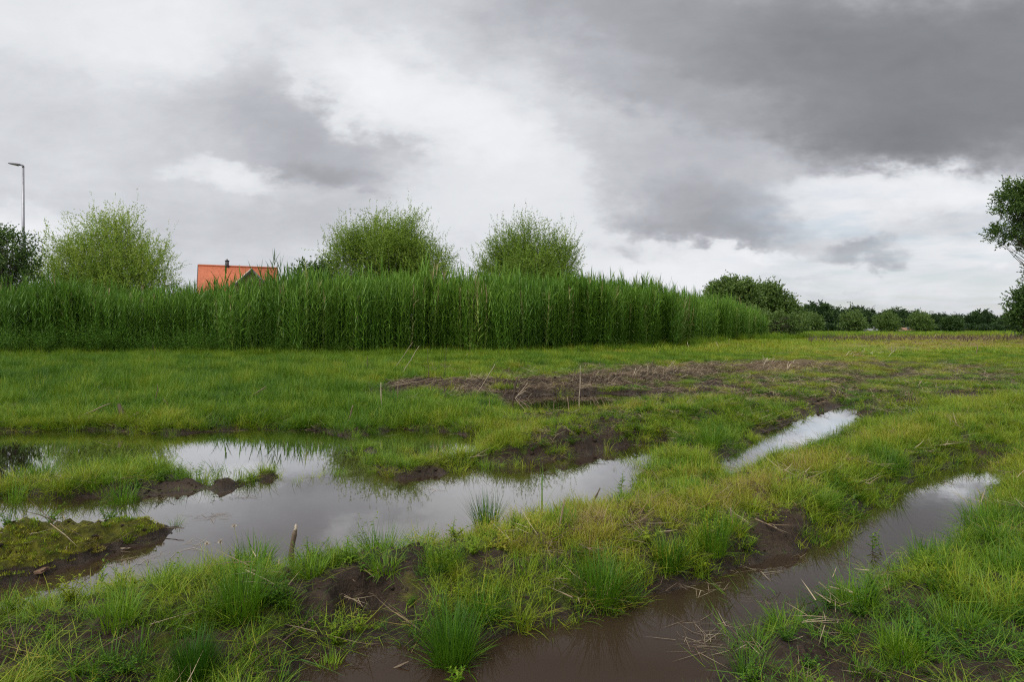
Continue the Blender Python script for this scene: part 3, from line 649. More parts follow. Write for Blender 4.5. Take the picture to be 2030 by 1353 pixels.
rx_ = np.concatenate([rng.random(10000)*(1525+380)-380, 1100+425*rng.random(NRD-10000)])
# more samples per pixel of width where the bed runs away from us
wq = np.interp(rx_, FPX, FY); depth = rng.random(NRD)**1.6*7.0
YY = wq + depth*np.where(rx_ > 1200, 1.3, 1); XX = (rx_-CX)/F*wq + rng.normal(0, 0.1, NRD)
edge = (fbm(XX, YY, 0.35, 4, 500)*5.0); YY = YY + edge
hh_ = np.interp(rx_, FPX, FH)*(1 + rng.normal(0, 0.085, NRD) + fbm(XX, YY, 0.45, 4, 510)*0.30)*np.interp(depth, [0, 0.7], [0.86, 1.0])
hh_ = hh_*np.where(rng.random(NRD) < 0.05, 1.13, 1)
zz_ = terrain(XX, YY)
deadr = rng.random(NRD) < 0.03
tn = 0.15 + 0.10*(depth < 0.8) + 0.16*np.exp(-((rx_-900)/500)**2) + 0.08*sstep(1250, 1500, rx_) + rng.normal(0, 0.07, NRD) + fbm(XX, YY, 0.6, 2, 520)*0.3
tn = np.where(deadr, 0.95, tn)
scatter_object('reed_bed', C7, 10, np.stack([XX, YY, zz_-0.02], -1), np.stack([rng.normal(0, 0.05, NRD) + fbm(XX, YY, 0.6, 3, 530)*0.22, rng.normal(0, 0.05, NRD) + fbm(XX, YY, 0.6, 3, 540)*0.25, rng.random(NRD)*6.28], -1),
               np.stack([hh_/3.2, hh_/3.2, hh_/3.0], -1), tn, 'dense tall bed of dark green common reed across the middle', rng, 'reeds')
# broad-leaved undergrowth at the foot of the reeds on the left
prot = [weed_mesh('tall_herb', rng, 12, 1.5, 0.14, M_REED, 0.5, 0.3) for _ in range(5)]
C8 = proto_collection('tall_herbs', prot)
m = 620; hx = -500 + rng.random(m)*1200; wy = np.interp(hx, FPX, FY) - 0.8 + rng.random(m)*1.0
keep = rng.random(m) < np.interp(hx, [-400, 0, 400, 700], [1, 1, 0.8, 0.12]); hx, wy = hx[keep], wy[keep]; m = len(hx)
XX2 = (hx-CX)/F*wy; s = rng.uniform(0.35, 1.1, m)
scatter_object('nettle_patch', C8, 5, np.stack([XX2, wy, terrain(XX2, wy)], -1), rots(m, rng, 0.1), np.stack([s, s, s], -1), 0.25+rng.normal(0, 0.1, m), 'dark leafy nettles growing along the left foot of the reeds', rng, 'weeds')

# long grass hiding the foot of the reeds
m = 2600; hx = -500 + rng.random(m)*2150; wy = np.interp(hx, FPX, FY) - rng.uniform(-0.4, 1.6, m)**1 ; XX3 = (hx-CX)/F*wy; wy = wy + fbm(XX3, wy, 0.45, 4, 500)*3.0
s = rng.uniform(0.8, 1.5, m)*np.clip(wy/30, 1, 1.8)
scatter_object('long_grass', C5, 5, np.stack([XX3, wy, terrain(XX3, wy)], -1), rots(m, rng, 0.12), np.stack([s, s, s*rng.uniform(0.8, 1.7, m)], -1), 0.36 + rng.normal(0, 0.09, m), 'long fresh green grass fringing the foot of the reeds', rng, 'grass')

# ------------------------------------------------------------------ trees and shrubs
def tree_arrays(rng, lumps, stems, ncl, twigs, tl, nleaf, ll, lw, up=0.6, shell=0.55, trunk_r=0.09, plume=0.0, limb_n=5):
    """lumps: (x,y,z,rx,ry,rz); stems: list of (x,y,ztop) attach lines. returns wood MB and leaf arrays"""
    wood = MB(); vol = np.array([l[3]*l[4]*l[5] for l in lumps])**0.75; vol = vol/vol.sum()
    cl = []
    for i in rng.choice(len(lumps), ncl, p=vol):
        x, y, z, rx, ry, rz = lumps[i]; d = rng.normal(0, 1, 3); d /= np.linalg.norm(d)
        r = shell + (1-shell)*rng.random() if rng.random() < 0.75 else rng.random()
        r *= rng.uniform(0.8, 1.08)
        cl.append((x+d[0]*rx*r, y+d[1]*ry*r, z+d[2]*rz*r, d[0], d[1], d[2]))
    cl = np.array(cl); cl = cl[cl[:, 2] > 0.25]
    st = np.array(stems)
    for (x, y, zt) in stems:
        if zt > 0.5:
            k = 7; tt = np.linspace(0, 1, k); w = 0.12*zt*rng.normal(0, 0.25, 2)
            wood.tube(np.stack([x + w[0]*np.sin(tt*2.5), y + w[1]*np.sin(tt*2.5), -0.1+tt*(zt+0.1)], -1), trunk_r*(1-0.75*tt)+0.01, 8)
    for c in cl[::1 if len(cl) < 400 else 2]:
        i = rng.integers(len(st)); x, y, zt = st[i]
        z0 = min(zt, max(0.05, (c[2]-0.25*zt)*rng.uniform(0.3, 0.7))) if zt > 0.5 else rng.uniform(0, 0.2)
        p0 = np.array((x, y, z0)); p3 = c[:3]; L = np.linalg.norm(p3-p0)
        p1 = p0 + np.array(((p3[0]-p0[0])*0.25, (p3[1]-p0[1])*0.25, L*0.35)); tt = np.linspace(0, 1, limb_n)[:, None]
        pts = (1-tt)**2*p0 + 2*tt*(1-tt)*p1 + tt**2*p3 + rng.normal(0, 0.015*L, (limb_n, 3))*(tt > 0)
        wood.tube(pts, (np.linspace(0.011*L**0.5+0.004*L, 0.004, limb_n)), 4)
    # twigs and leaves
    N = len(cl); T = N*twigs; c = np.repeat(cl, twigs, 0); cbr = np.repeat(rng.random(N), twigs)
    d = rng.normal(0, 0.6, (T, 3)) + c[:, 3:]*0.7 + np.array((0, 0, up)); d /= np.linalg.norm(d, axis=1)[:, None]
    tlen = tl*rng.uniform(0.5, 1.3, T)
    top = (rng.random(T) < plume) & (c[:, 5] > 0.2); tlen[top] *= 1.8; d[top] = d[top]*0.45 + np.array((0, 0, 0.9)); d /= np.linalg.norm(d, axis=1)[:, None]
    o = c[:, :3] + rng.normal(0, tl*0.28, (T, 3))
    M = T*nleaf; s = np.tile(np.linspace(0.0, 1, nleaf), T) + rng.normal(0, 0.04, M)
    O = np.repeat(o, nleaf, 0); Dd = np.repeat(d, nleaf, 0); TL = np.repeat(tlen, nleaf)
    p = O + Dd*(s*TL)[:, None]; p[:, 2] -= 0.12*TL*s*s
    r = rng.normal(0, 1, (M, 3)); ld = Dd*0.8 + r*0.55; ld /= np.linalg.norm(ld, axis=1)[:, None]
    sd = np.cross(ld, rng.normal(0, 1, (M, 3))); sd /= np.linalg.norm(sd, axis=1)[:, None]+1e-9
    l = ll*rng.uniform(0.6, 1.2, M)[:, None]; w = lw*rng.uniform(0.7, 1.2, M)[:, None]
    V = np.stack([p, p + ld*l*0.5 - sd*w*0.5, p + ld*l, p + ld*l*0.5 + sd*w*0.5], 1).reshape(-1, 3)
    Q = np.arange(M*4).reshape(-1, 4)
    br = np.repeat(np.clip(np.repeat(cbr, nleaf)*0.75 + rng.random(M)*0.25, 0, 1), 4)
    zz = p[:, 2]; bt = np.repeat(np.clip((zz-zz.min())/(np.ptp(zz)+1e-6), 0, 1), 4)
    return wood, (V, Q, {'bt': bt, 'br': br})
def make_tree(name, label, cat, X0, Y0, lumps, stems, tint, mat, bark, rng, ncl, twigs, tl, nleaf, ll, lw, group=None, **kw):
    z0 = gz(X0, Y0) if Y0 < 60 else 0.05
    root = empty(name, (X0, Y0, z0)); tag(root, label, cat, group)
    wood, (V, Q, A) = tree_arrays(rng, lumps, stems, ncl, twigs, tl, nleaf, ll, lw, **kw)
    w = add_obj('trunk' if kw.get('trunk_r', 0.09) > 0.13 else 'stems', wood.mesh('wood', [bark]), root)
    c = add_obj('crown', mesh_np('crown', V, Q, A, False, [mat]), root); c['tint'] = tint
    return root
def px_lumps(X0, Y0, L, z0=0.1, dy=0.85):
    """crown lumps measured in the photo, set at this tree's own distance as ellipsoids"""
    o = []
    for (px, py, rx, ry) in L:
        o.append(((px-CX)/F*Y0 - X0, 0.0 if len(o) % 2 == 0 else (0.3 if len(o) % 4 == 1 else -0.3)*rx/F*Y0, CH - z0 + (HY-py)/F*Y0, rx/F*Y0, dy*rx/F*Y0, ry/F*Y0))
    return o
def willow(px, Y0, L, label, seed, tint, ncl=430, **kw):
    r = np.random.default_rng(seed); X0 = (px-CX)/F*Y0; rad = max(l[2] for l in L)/F*Y0
    stems = [(r.normal(0, 0.25), r.normal(0, 0.25), 0.3) for _ in range(9)]
    L = [(a, b + (14 if b < 500 else 8), c*0.92, d*0.9) for a, b, c, d in L]; kk = dict(up=1.2, shell=0.44, plume=0.2, trunk_r=0.07); kk.update(kw)
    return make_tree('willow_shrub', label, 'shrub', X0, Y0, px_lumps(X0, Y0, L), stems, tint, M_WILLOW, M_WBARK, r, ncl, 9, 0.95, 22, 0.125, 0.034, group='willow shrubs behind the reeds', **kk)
willow(220, 34, [(220,520,88,72),(225,480,55,48),(150,490,32,40),(130,545,48,60),(290,535,50,55),(330,510,20,22),(250,570,100,55),(110,470,15,15),(150,446,9,12),(205,440,14,16),(245,440,16,14),(180,575,90,50)],
       'yellow green willow shrub at far left, widest and with bare stems showing, by the lamp', 11, 0.66, 520)
willow(765, 37, [(765,510,82,70),(720,490,45,42),(750,445,16,30),(750,425,8,16),(820,465,32,36),(820,438,12,12),(860,520,36,48),(690,500,35,40),(665,510,18,25),(765,560,115,50),(700,470,22,22),(845,540,48,40),(790,480,40,40)],
       'green willow shrub in the middle with the tallest pointed tip, directly above the centre-left reeds', 12, 0.50, 720)
willow(1045, 38, [(1045,530,70,55),(1020,490,38,36),(1008,468,12,14),(1045,460,16,16),(1080,480,30,30),(1115,515,34,38),(985,530,34,40),(1045,565,100,40),(1100,550,48,40),(1000,495,20,20),(950,545,12,16)],
       'round green willow shrub right of the other two, above the middle of the reed bed', 13, 0.42, 600)
def bush(px, Y0, L, label, seed, tint, name='tree', cat='tree', ncl=260, twigs=6, tl=0.7, nleaf=9, ll=0.22, lw=0.13, mat=None, group=None, tr=0.16, hfrac=0.55, **kw):
    r = np.random.default_rng(seed); X0 = (px-CX)/F*Y0; lm = px_lumps(X0, Y0, L); top = max(l[2]+l[5] for l in lm)
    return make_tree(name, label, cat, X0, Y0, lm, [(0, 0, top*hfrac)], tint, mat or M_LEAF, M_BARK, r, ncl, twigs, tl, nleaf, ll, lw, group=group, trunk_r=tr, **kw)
bush(10, 30, [(5,510,40,40),(-25,480,30,30),(48,515,26,32),(10,475,20,14),(-10,560,60,50),(52,483,16,14),(60,550,26,36)], 'dark broad leaved tree cut by the left edge, standing in front of the lamp post', 21, 0.55, ncl=190, twigs=7, tl=0.45, nleaf=9, ll=0.11, lw=0.07)
bush(628, 42, [(628,560,38,26),(610,552,24,18),(660,555,30,28),(590,575,20,18)], 'low dark green bush at the left foot of the tallest willow', 22, 0.55, name='bush', cat='shrub', ncl=150, ll=0.16, lw=0.09, tr=0.08)
bush(915, 60, [(915,580,40,12),(900,575,24,10)], 'dark low bush showing in the gap between two willows', 23, 0.4, name='bush', cat='shrub', ncl=90, tr=0.08)
bush(1455, 76, [(1450,594,42,40),(1432,582,26,24),(1470,582,32,24),(1420,610,30,30)], 'big round dark tree at the right end of the reed bed', 24, 0.85, ncl=600, tl=0.8, nleaf=10, ll=0.26, lw=0.16)
bush(1525, 80, [(1520,605,42,36),(1525,580,24,20),(1500,600,34,34),(1545,610,28,30),(1560,625,25,25)], 'dark bushy tree leaning right, second at the right end of the reeds', 25, 0.75, ncl=600, tl=0.8, nleaf=10, ll=0.26, lw=0.16)
bush(1500, 68, [(1490,635,50,28),(1540,640,40,24),(1575,645,26,20)], 'low leafy bush at the foot of the two dark trees', 26, 0.75, name='bush', cat='shrub', ncl=260, tl=0.6, ll=0.2, lw=0.11, tr=0.06)
bush(1575, 90, [(1575,640,26,24),(1590,632,16,16),(1560,625,20,20)], 'dark narrow bush where the reeds meet the open field', 27, 0.55, name='bush', cat='shrub', ncl=180, tl=0.7, ll=0.24, lw=0.13, tr=0.08)
for i, (px, py, rr, lab) in enumerate([(1607,640,20,'grey green round willow closest to the reeds, leftmost of the row'), (1693,639,24,'second grey green round willow of the row, beside the pale shed'), (1760,641,24,'third round willow of the row, left of the orange roofed farm building'), (1826,641,20,'rightmost small round willow of the row, right of the orange roofed farm building'), (1888,646,16,'small dark bush in front of the far wood near the right')]):
    r = np.random.default_rng(40+i); Y0 = 150; X0 = (px-CX)/F*Y0
    make_tree('pollard_willow', lab, 'tree', X0, Y0, px_lumps(X0, Y0, [(px, py, rr, rr*0.9), (px-3, py-6, rr*0.7, rr*0.6), (px+4, py+6, rr*0.8, rr*0.5)]), [(0, 0, 2.4)], 0.75 if i < 4 else 0.2, M_LEAF, M_BARK, r, 260, 6, 0.9, 6, 0.38, 0.17, group='round willows in the far field', trunk_r=0.2, up=0.3)
# tree cut by the right edge
bush(2103, 45, [(2015,402,34,36),(1993,472,26,20),(2048,430,50,50),(2033,388,26,22),(2098,450,66,76),(2058,482,36,18),(2108,560,60,50),(1984,430,12,16)], 'large broad leaved tree cut by the right edge, its high crown hanging into the sky', 31, 0.55, ncl=560, twigs=11, tl=0.6, nleaf=13, ll=0.13, lw=0.085, tr=0.3, hfrac=0.7)
bush(2055, 70, [(2050,620,42,38),(2030,600,24,24),(2020,635,26,22),(2045,580,24,20),(2075,600,40,50)], 'dark round tree low at the right edge below the high crown', 32, 0.4, ncl=360, tl=0.8, nleaf=9, ll=0.26, lw=0.15)
# far wood: individual trees sharing three shapes
far_src = []
for i in range(4):
    r = np.random.default_rng(60+i); R = [5.2, 4.2, 6.0, 4.6][i]; H = [12, 13.5, 11, 14][i]
    lm = [(0,0,H*0.6,R*0.9,R*0.9,H*0.36),(R*0.45,0,H*0.5,R*0.6,R*0.6,H*0.25),(-R*0.5,0,H*0.48,R*0.6,R*0.6,H*0.25),(R*0.1,0,H*0.8,R*0.5,R*0.5,H*0.2),(0,0,H*0.25,R*0.9,R*0.8,H*0.25)]
    wood, (V, Q, A) = tree_arrays(r, lm, [(0,0,H*0.7)], 230, 5, 1.5, 6, 0.95, 0.5, up=0.2, trunk_r=0.3)
    far_src.append((wood.mesh('far_wood', [M_BARK]), mesh_np('far_crown', V, Q, A, False, [M_LEAF])))
rr = random.Random(5)
# skyline heights of the wood measured in the photo
SKX = [1480, 1580, 1620, 1660, 1700, 1740, 1780, 1830, 1880, 1910, 1935, 1955, 1975, 2000, 2040, 2200]
SKY_ = [606, 603, 603, 612, 612, 616, 616, 617, 623, 622, 614, 616, 628, 622, 616, 610]
xx = 1470.0; k = 0
while xx < 2230:
    for row in (0, 1):
        Yd = (300 if row == 0 else 345) + rr.uniform(-12, 12); sk = np.interp(xx, SKX, SKY_) + rr.uniform(-3, 6) + (8 if row == 0 else 0)
        Hh = 1.5 + (HY-sk)/F*Yd; i = rr.randrange(4); Hsrc = [12, 13.5, 11, 14][i]*0.97; s = Hh/Hsrc
        t_ = empty('far_tree', ((xx+rr.uniform(-5, 5)-CX)/F*Yd, Yd, 0.05), rr.uniform(0, 6.28)); wx_ = rr.uniform(0.75, 1.45); t_.scale = (s*wx_, s*wx_, s*rr.uniform(0.88, 1.06))
        tag(t_, 'dark distant tree standing in the wood along the right horizon', 'tree', 'trees of the far wood')
        w_ = add_obj('trunk', far_src[i][0], t_); c_ = add_obj('crown', far_src[i][1], t_); c_['tint'] = rr.uniform(-0.2, 0.1)
        k += 1
    xx += rr.uniform(15, 20)
# dark hedge below the far wood
r = np.random.default_rng(77); m = 26000; hx = r.uniform(1400, 2300, m); Yh = 285 + r.uniform(-3, 6, m)
p = np.stack([(hx-CX)/F*Yh, Yh, r.random(m)**0.8*(3.6+2.5*fbm(hx, hx*0, 0.03, 3, 9))], -1)
dirs = r.normal(0, 1, (m, 3)); dirs /= np.linalg.norm(dirs, axis=1)[:, None]; sd = np.cross(dirs, r.normal(0, 1, (m, 3))); sd /= np.linalg.norm(sd, axis=1)[:, None]
V = np.stack([p, p+dirs*.45-sd*.25, p+dirs*.9, p+dirs*.45+sd*.25], 1).reshape(-1, 3)
hg = add_obj('hedge', mesh_np('hedge', V, np.arange(m*4).reshape(-1, 4), {'bt': np.full(m*4, .3), 'br': np.repeat(r.random(m), 4)}, False, [M_LEAF])); hg['tint'] = -0.05
tag(hg, 'dark hedge and undergrowth running along the foot of the far wood', 'hedge', kind='stuff')

# ------------------------------------------------------------------ house with orange roof
M_TILE, t = new_mat('orange_roof_tiles'); co = t.add('ShaderNodeTexCoord').outputs['Object']
wv_ = t.add('ShaderNodeTexWave', {'Vector': co, 'Scale': 5.5, 'Distortion': 0.0}, wave_type='BANDS', bands_direction='X').outputs['Fac']
wz = t.add('ShaderNodeTexWave', {'Vector': co, 'Scale': 5.0}, wave_type='BANDS', bands_direction='Z').outputs['Fac']
nn = t.noise(co, 3.0, 5, 0.6).outputs['Fac']; col = t.mixc(t.mr(nn, 0.3, 0.7, 0, 1), (0.34, 0.082, 0.030), (0.46, 0.125, 0.048))
bp = t.add('ShaderNodeBump', {'Height': t.math('ADD', wv_, wz), 'Strength': 0.5, 'Distance': 0.04})
p = t.add('ShaderNodeBsdfPrincipled', {'Base Color': col, 'Roughness': 0.7, 'Normal': bp.outputs[0]}); out(t, p.outputs[0])
M_BRICK, t = new_mat('brown_brick'); co = t.add('ShaderNodeTexCoord').outputs['Object']
bk = t.add('ShaderNodeTexBrick', {'Vector': t.add('ShaderNodeMapping', {'Vector': co, 'Rotation': (math.radians(90), 0, 0)}).outputs[0], 'Color1': (0.16, 0.075, 0.05, 1), 'Color2': (0.22, 0.11, 0.075, 1), 'Mortar': (0.25, 0.22, 0.19, 1), 'Scale': 4.5, 'Mortar Size': 0.015})
p = t.add('ShaderNodeBsdfPrincipled', {'Base Color': bk.outputs[0], 'Roughness': 0.85}); out(t, p.outputs[0])
M_DARK = mat_simple('dark_fascia', (0.05, 0.045, 0.05)); M_WHITE = mat_simple('pale_verge', (0.62, 0.52, 0.44)); M_GLASS = mat_simple('window_glass', (0.03, 0.035, 0.04), 0.08)
hL = np.array(((397-CX)/F*75, 75.0)); hR = np.array(((546-CX)/F*78.5, 78.5)); ang = math.atan2(hR[1]-hL[1], hR[0]-hL[0]); LEN = float(np.linalg.norm(hR-hL)); mid = (hL+hR)/2
house = empty('house', (mid[0], mid[1], 0.05), ang)
tag(house, 'brick house with bright orange tiled roof and front gable, half hidden behind the reeds', 'house')
RZ, EZ, HW = 9.05, 5.45, 3.9; hl = LEN/2
def slab(mb, a, b, c, d, th=0.12):
    a, b, c, d = [np.array(q, float) for q in (a, b, c, d)]; n = np.cross(b-a, d-a); n = n/np.linalg.norm(n)*th
    V = [a, b, c, d, a-n, b-n, c-n, d-n]; mb.add(V, [(0,1,2,3),(7,6,5,4),(0,4,5,1),(1,5,6,2),(2,6,7,3),(3,7,4,0)])
mb = MB(); slab(mb, (-hl-.2,-HW,EZ), (hl+.2,-HW,EZ), (hl+.2,0,RZ), (-hl-.2,0,RZ)); slab(mb, (hl+.2,HW,EZ), (-hl-.2,HW,EZ), (-hl-.2,0,RZ-.004), (hl+.2,0,RZ-.004))
roof = add_obj('roof', mb.mesh('roof', [M_TILE], False), house)
mb = MB(); mb.tube([(-hl-.25,0,RZ+.02),(hl+.25,0,RZ+.02)], 0.11, 8); add_obj('ridge_tiles', mb.mesh('ridge', [M_TILE]), roof)
mb = MB(); cx_ = (450-471)/F*76.5
mb.box((cx_+0.0, 0, RZ+.2), (.42,.42,.9)); mb.box((cx_,0,RZ+.68), (.52,.52,.07)); mb.tube([(cx_,0,RZ+.7),(cx_,0,RZ+.88)], .09, 8)
add_obj('chimney', mb.mesh('chimney', [M_DARK], False), roof)
mb = MB(); y_ = HW-.35
V = [(-hl,-y_,0),(hl,-y_,0),(hl,y_,0),(-hl,y_,0),(-hl,-y_,EZ+.1),(hl,-y_,EZ+.1),(hl,y_,EZ+.1),(-hl,y_,EZ+.1),(-hl,0,RZ-.2),(hl,0,RZ-.2)]
mb.add(V, [(0,1,5,4),(2,3,7,6),(1,2,6,5),(3,0,4,7)], [(4,8,7),(5,6,9)]); add_obj('wall', mb.mesh('wall', [M_BRICK], False), house)
for sx__ in (-1, 1):
    mb = MB()
    for sy__ in (-1, 1): slab(mb, (sx__*(hl+.25)-.04, sy__*(HW+.03), EZ-.2), (sx__*(hl+.25)+.04, sy__*(HW+.03), EZ-.2), (sx__*(hl+.25)+.04, 0, RZ-.02), (sx__*(hl+.25)-.04, 0, RZ-.02), .18)
    add_obj('verge_board', mb.mesh('verge', [M_DARK], False), roof)
# cross gable towards us, ridge at the photo's peak
gx = (498-471)/F*76.5 - .35; GZk = 8.45; gw = 3.9; ge = 4.6; gf = -(HW+1.6)
mb = MB(); slab(mb, (gx-gw, gf, ge), (gx, gf, GZk), (gx, -1.0, GZk), (gx-gw, -1.0, ge)); slab(mb, (gx, gf, GZk), (gx+gw, gf, ge), (gx+gw, -1.0, ge), (gx, -1.0, GZk))
add_obj('gable_roof', mb.mesh('gable_roof', [M_TILE], False), house)
mb = MB(); yy = gf+.30
V = [(gx-gw+.5, yy, 0),(gx+gw-.5, yy, 0),(gx+gw-.5, yy, ge+.2),(gx, yy, GZk-.22),(gx-gw+.5, yy, ge+.2),(gx-gw+.5, -HW+.36, 0),(gx+gw-.5, -HW+.36, 0),(gx+gw-.5, -HW+.36, ge+.2),(gx-gw+.5, -HW+.36, ge+.2)]
mb.add(V, [(0,1,2,4),(1,6,7,2),(5,0,4,8)], [(4,2,3)]); add_obj('gable_wall', mb.mesh('gable_wall', [M_BRICK], False), house)
mb = MB()
for s_ in (-1, 1): slab(mb, (gx+s_*gw, gf-.05, ge-.16), (gx, gf-.05, GZk-.06), (gx, gf-.05, GZk-.42), (gx+s_*gw, gf-.05, ge-.5), .06)
add_obj('fascia', mb.mesh('fascia', [M_DARK], False), house)
mb = MB(); slab(mb, (gx-gw-.03, gf-.1, ge-.02), (gx-.02, gf-.1, GZk+.06), (gx-.02, gf-.1, GZk-.1), (gx-gw-.03, gf-.1, ge-.16), .05); add_obj('verge_tiles', mb.mesh('verge_tiles', [M_WHITE], False), house)
mb = MB(); mb.tube([(-hl-.2,-HW-.06,EZ-.06),(gx-gw+.2,-HW-.06,EZ-.06)], .08, 6); add_obj('gutter', mb.mesh('gutter', [M_DARK]), house)
for wx, wy_, wz_ in ((gx, gf+.28, 5.6), (gx-1.4, gf+.28, 2.0), (gx+1.4, gf+.28, 2.0), (-hl+1.4, -HW+.33, 2.0)):
    mb = MB()
    for dx_, dz_, w_, h_ in ((-.6,0,.08,1.3),(.6,0,.08,1.3),(0,.61,1.12,.08),(0,-.61,1.12,.08),(0,0,.06,1.14)): mb.box((wx+dx_, wy_-.03, wz_+dz_), (w_, .06, h_))
    wf = add_obj('window', mb.mesh('window', [M_WHITE], False), house)
    mb = MB(); mb.box((wx, wy_-.012, wz_), (1.1, .01, 1.14)); add_obj('pane', mb.mesh('pane', [M_GLASS], False), wf)

# far farm buildings seen between the round willows
def farm(px, Y0, wid_, eave, ridge, label, rcol, wcol):
    e = empty('farm_building', ((px-CX)/F*Y0, Y0, 0.05), 0.1); tag(e, label, 'building')
    mw, mr_ = mat_simple('farm_wall', wcol), mat_simple('farm_roof', rcol)
    w2 = wid_/2
    mb = MB(); V = [(-w2,-3,0),(w2,-3,0),(w2,3,0),(-w2,3,0),(-w2,-3,eave),(w2,-3,eave),(w2,3,eave),(-w2,3,eave),(-w2,0,ridge-.1),(w2,0,ridge-.1)]
    mb.add(V, [(0,1,5,4),(2,3,7,6),(1,2,6,5),(3,0,4,7)], [(4,8,7),(5,6,9)]); add_obj('wall', mb.mesh('wall', [mw], False), e)
    mb = MB(); slab(mb, (-w2-.3,-3.4,eave-.1),(w2+.3,-3.4,eave-.1),(w2+.3,0,ridge),(-w2-.3,0,ridge)); slab(mb, (w2+.3,3.4,eave-.1),(-w2-.3,3.4,eave-.1),(-w2-.3,0,ridge-.004),(w2+.3,0,ridge-.004)); add_obj('roof', mb.mesh('roof', [mr_], False), e)
    mb = MB(); mb.box((-w2*.3,-3.03,1.1),(1.0,.06,2.1)); add_obj('door', mb.mesh('door', [M_DARK], False), e)
farm(1791, 240, 3.4, 1.0, 1.9, 'tiny farm building with orange roof between the third and fourth round willows', (0.24, 0.12, 0.07), (0.26, 0.2, 0.16))
farm(1726, 240, 4.6, 0.8, 1.5, 'tiny pale grey shed between the second and third round willows', (0.14, 0.15, 0.15), (0.2, 0.2, 0.19))

# ------------------------------------------------------------------ street lamp
LY = 36.0; LX = (46-CX)/F*LY; lz = 1.5+(HY-332)/F*LY
lamp = empty('street_lamp', (LX, LY, 0.1)); tag(lamp, 'tall grey street lamp with flat head pointing left, rising above the far left trees', 'street lamp')
M_STEEL = mat_simple('galvanised_steel', (0.25, 0.25, 0.27), 0.45, 0.6); M_LAMP = mat_simple('lamp_housing', (0.09, 0.09, 0.10), 0.5)
mb = MB(); mb.tube([(0,0,0),(0,0,1.2),(0,0,1.21),(0,0,lz*.5),(0,0,lz-.1)], [.115,.115,.10,.085,.055], 12); add_obj('pole', mb.mesh('pole', [M_STEEL]), lamp)
mb = MB(); mb.tube([(0,0,lz-.12),(0,0,lz-.03),(-.06,0,lz+.02),(-.2,0,lz+.06)], [.06,.06,.055,.045], 10); add_obj('arm', mb.mesh('arm', [M_LAMP]), lamp)
mb = MB(); nb = [(-.15,.06,.05,.045),(-.3,.11,.075,.05),(-.55,.13,.10,.05),(-.75,.12,.12,.04),(-.84,.06,.13,.02)]
V = []; Q = []
for (x_, w_, z_, th_) in nb: V += [(x_,-w_,lz+z_-th_),(x_,w_,lz+z_-th_),(x_,w_*.8,lz+z_+th_),(x_,-w_*.8,lz+z_+th_)]
for i in range(len(nb)-1):
    for j in range(4): Q.append((i*4+j, i*4+(j+1) % 4, (i+1)*4+(j+1) % 4, (i+1)*4+j))
Q += [(3,2,1,0), tuple((len(nb)-1)*4+q for q in (0,1,2,3))]
mb.add(V, Q); add_obj('lamp_head', mb.mesh('lamp_head', [M_LAMP], False), lamp)
mb = MB(); mb.box((-.5,0,lz+.035),(.4,.16,.02), [(1,0,0.22),(0,1,0),(-0.22,0,1)]); add_obj('lens', mb.mesh('lens', [M_WHITE], False), lamp)

# ------------------------------------------------------------------ individual grass tufts
def tuft(px, py, hpx, wpx, tint, label, seed, blades=150, stiff=0.5, z=None, name='grass_tuft', dens=1.0, group='grass tufts on the banks', wb=(0.0028, 0.0060)):
    r = np.random.default_rng(seed); X0, Y0 = P(px, py, 0.05); X0 = float(X0); Y0 = float(Y0); z0 = gz(X0, Y0)
    H = hpx/F*Y0; W_ = wpx/F*Y0/2; n = int(blades*dens*r.uniform(0.7, 1.2)); wind = r.normal(0, 0.22, 2)
    rad = min(W_*0.6, 0.10); q = rad*np.sqrt(r.random(n)); a = r.random(n)*6.28
    base = np.stack([q*np.cos(a), q*np.sin(a), np.full(n, -0.015)], -1); az = a + r.normal(0, 0.7, n)
    L = H*r.uniform(0.55, 1.12, n); spread = math.atan2(W_, H*0.8)
    lean = np.abs(r.normal(0, spread*0.9, n)) ; bend = r.uniform(0.05, 1.0, n)*stiff + spread*0.3
    L *= np.cos(np.clip(lean*0.7, 0, 1.2)); lay = r.random(n) < 0.10; lean[lay] = r.uniform(0.9, 1.5, lay.sum()); L[lay] *= 0.7
    br = np.where(lay, r.uniform(0.9, 1.6, n), r.random(n)*0.9)
    V, Q, bt, brr = blade_arrays(n, r, base, az, lean, bend, L, r.uniform(*wb, n), 5, 1.8, 0.5, br)
    o = add_obj(name, mesh_np(name, V, Q, {'bt': bt, 'br': brr}, True, [M_TUFT]), None, (X0, Y0, max(z0, 0.0))); o['tint'] = tint*0.8 + 0.06
    tag(o, label, 'grass tuft', group); return o
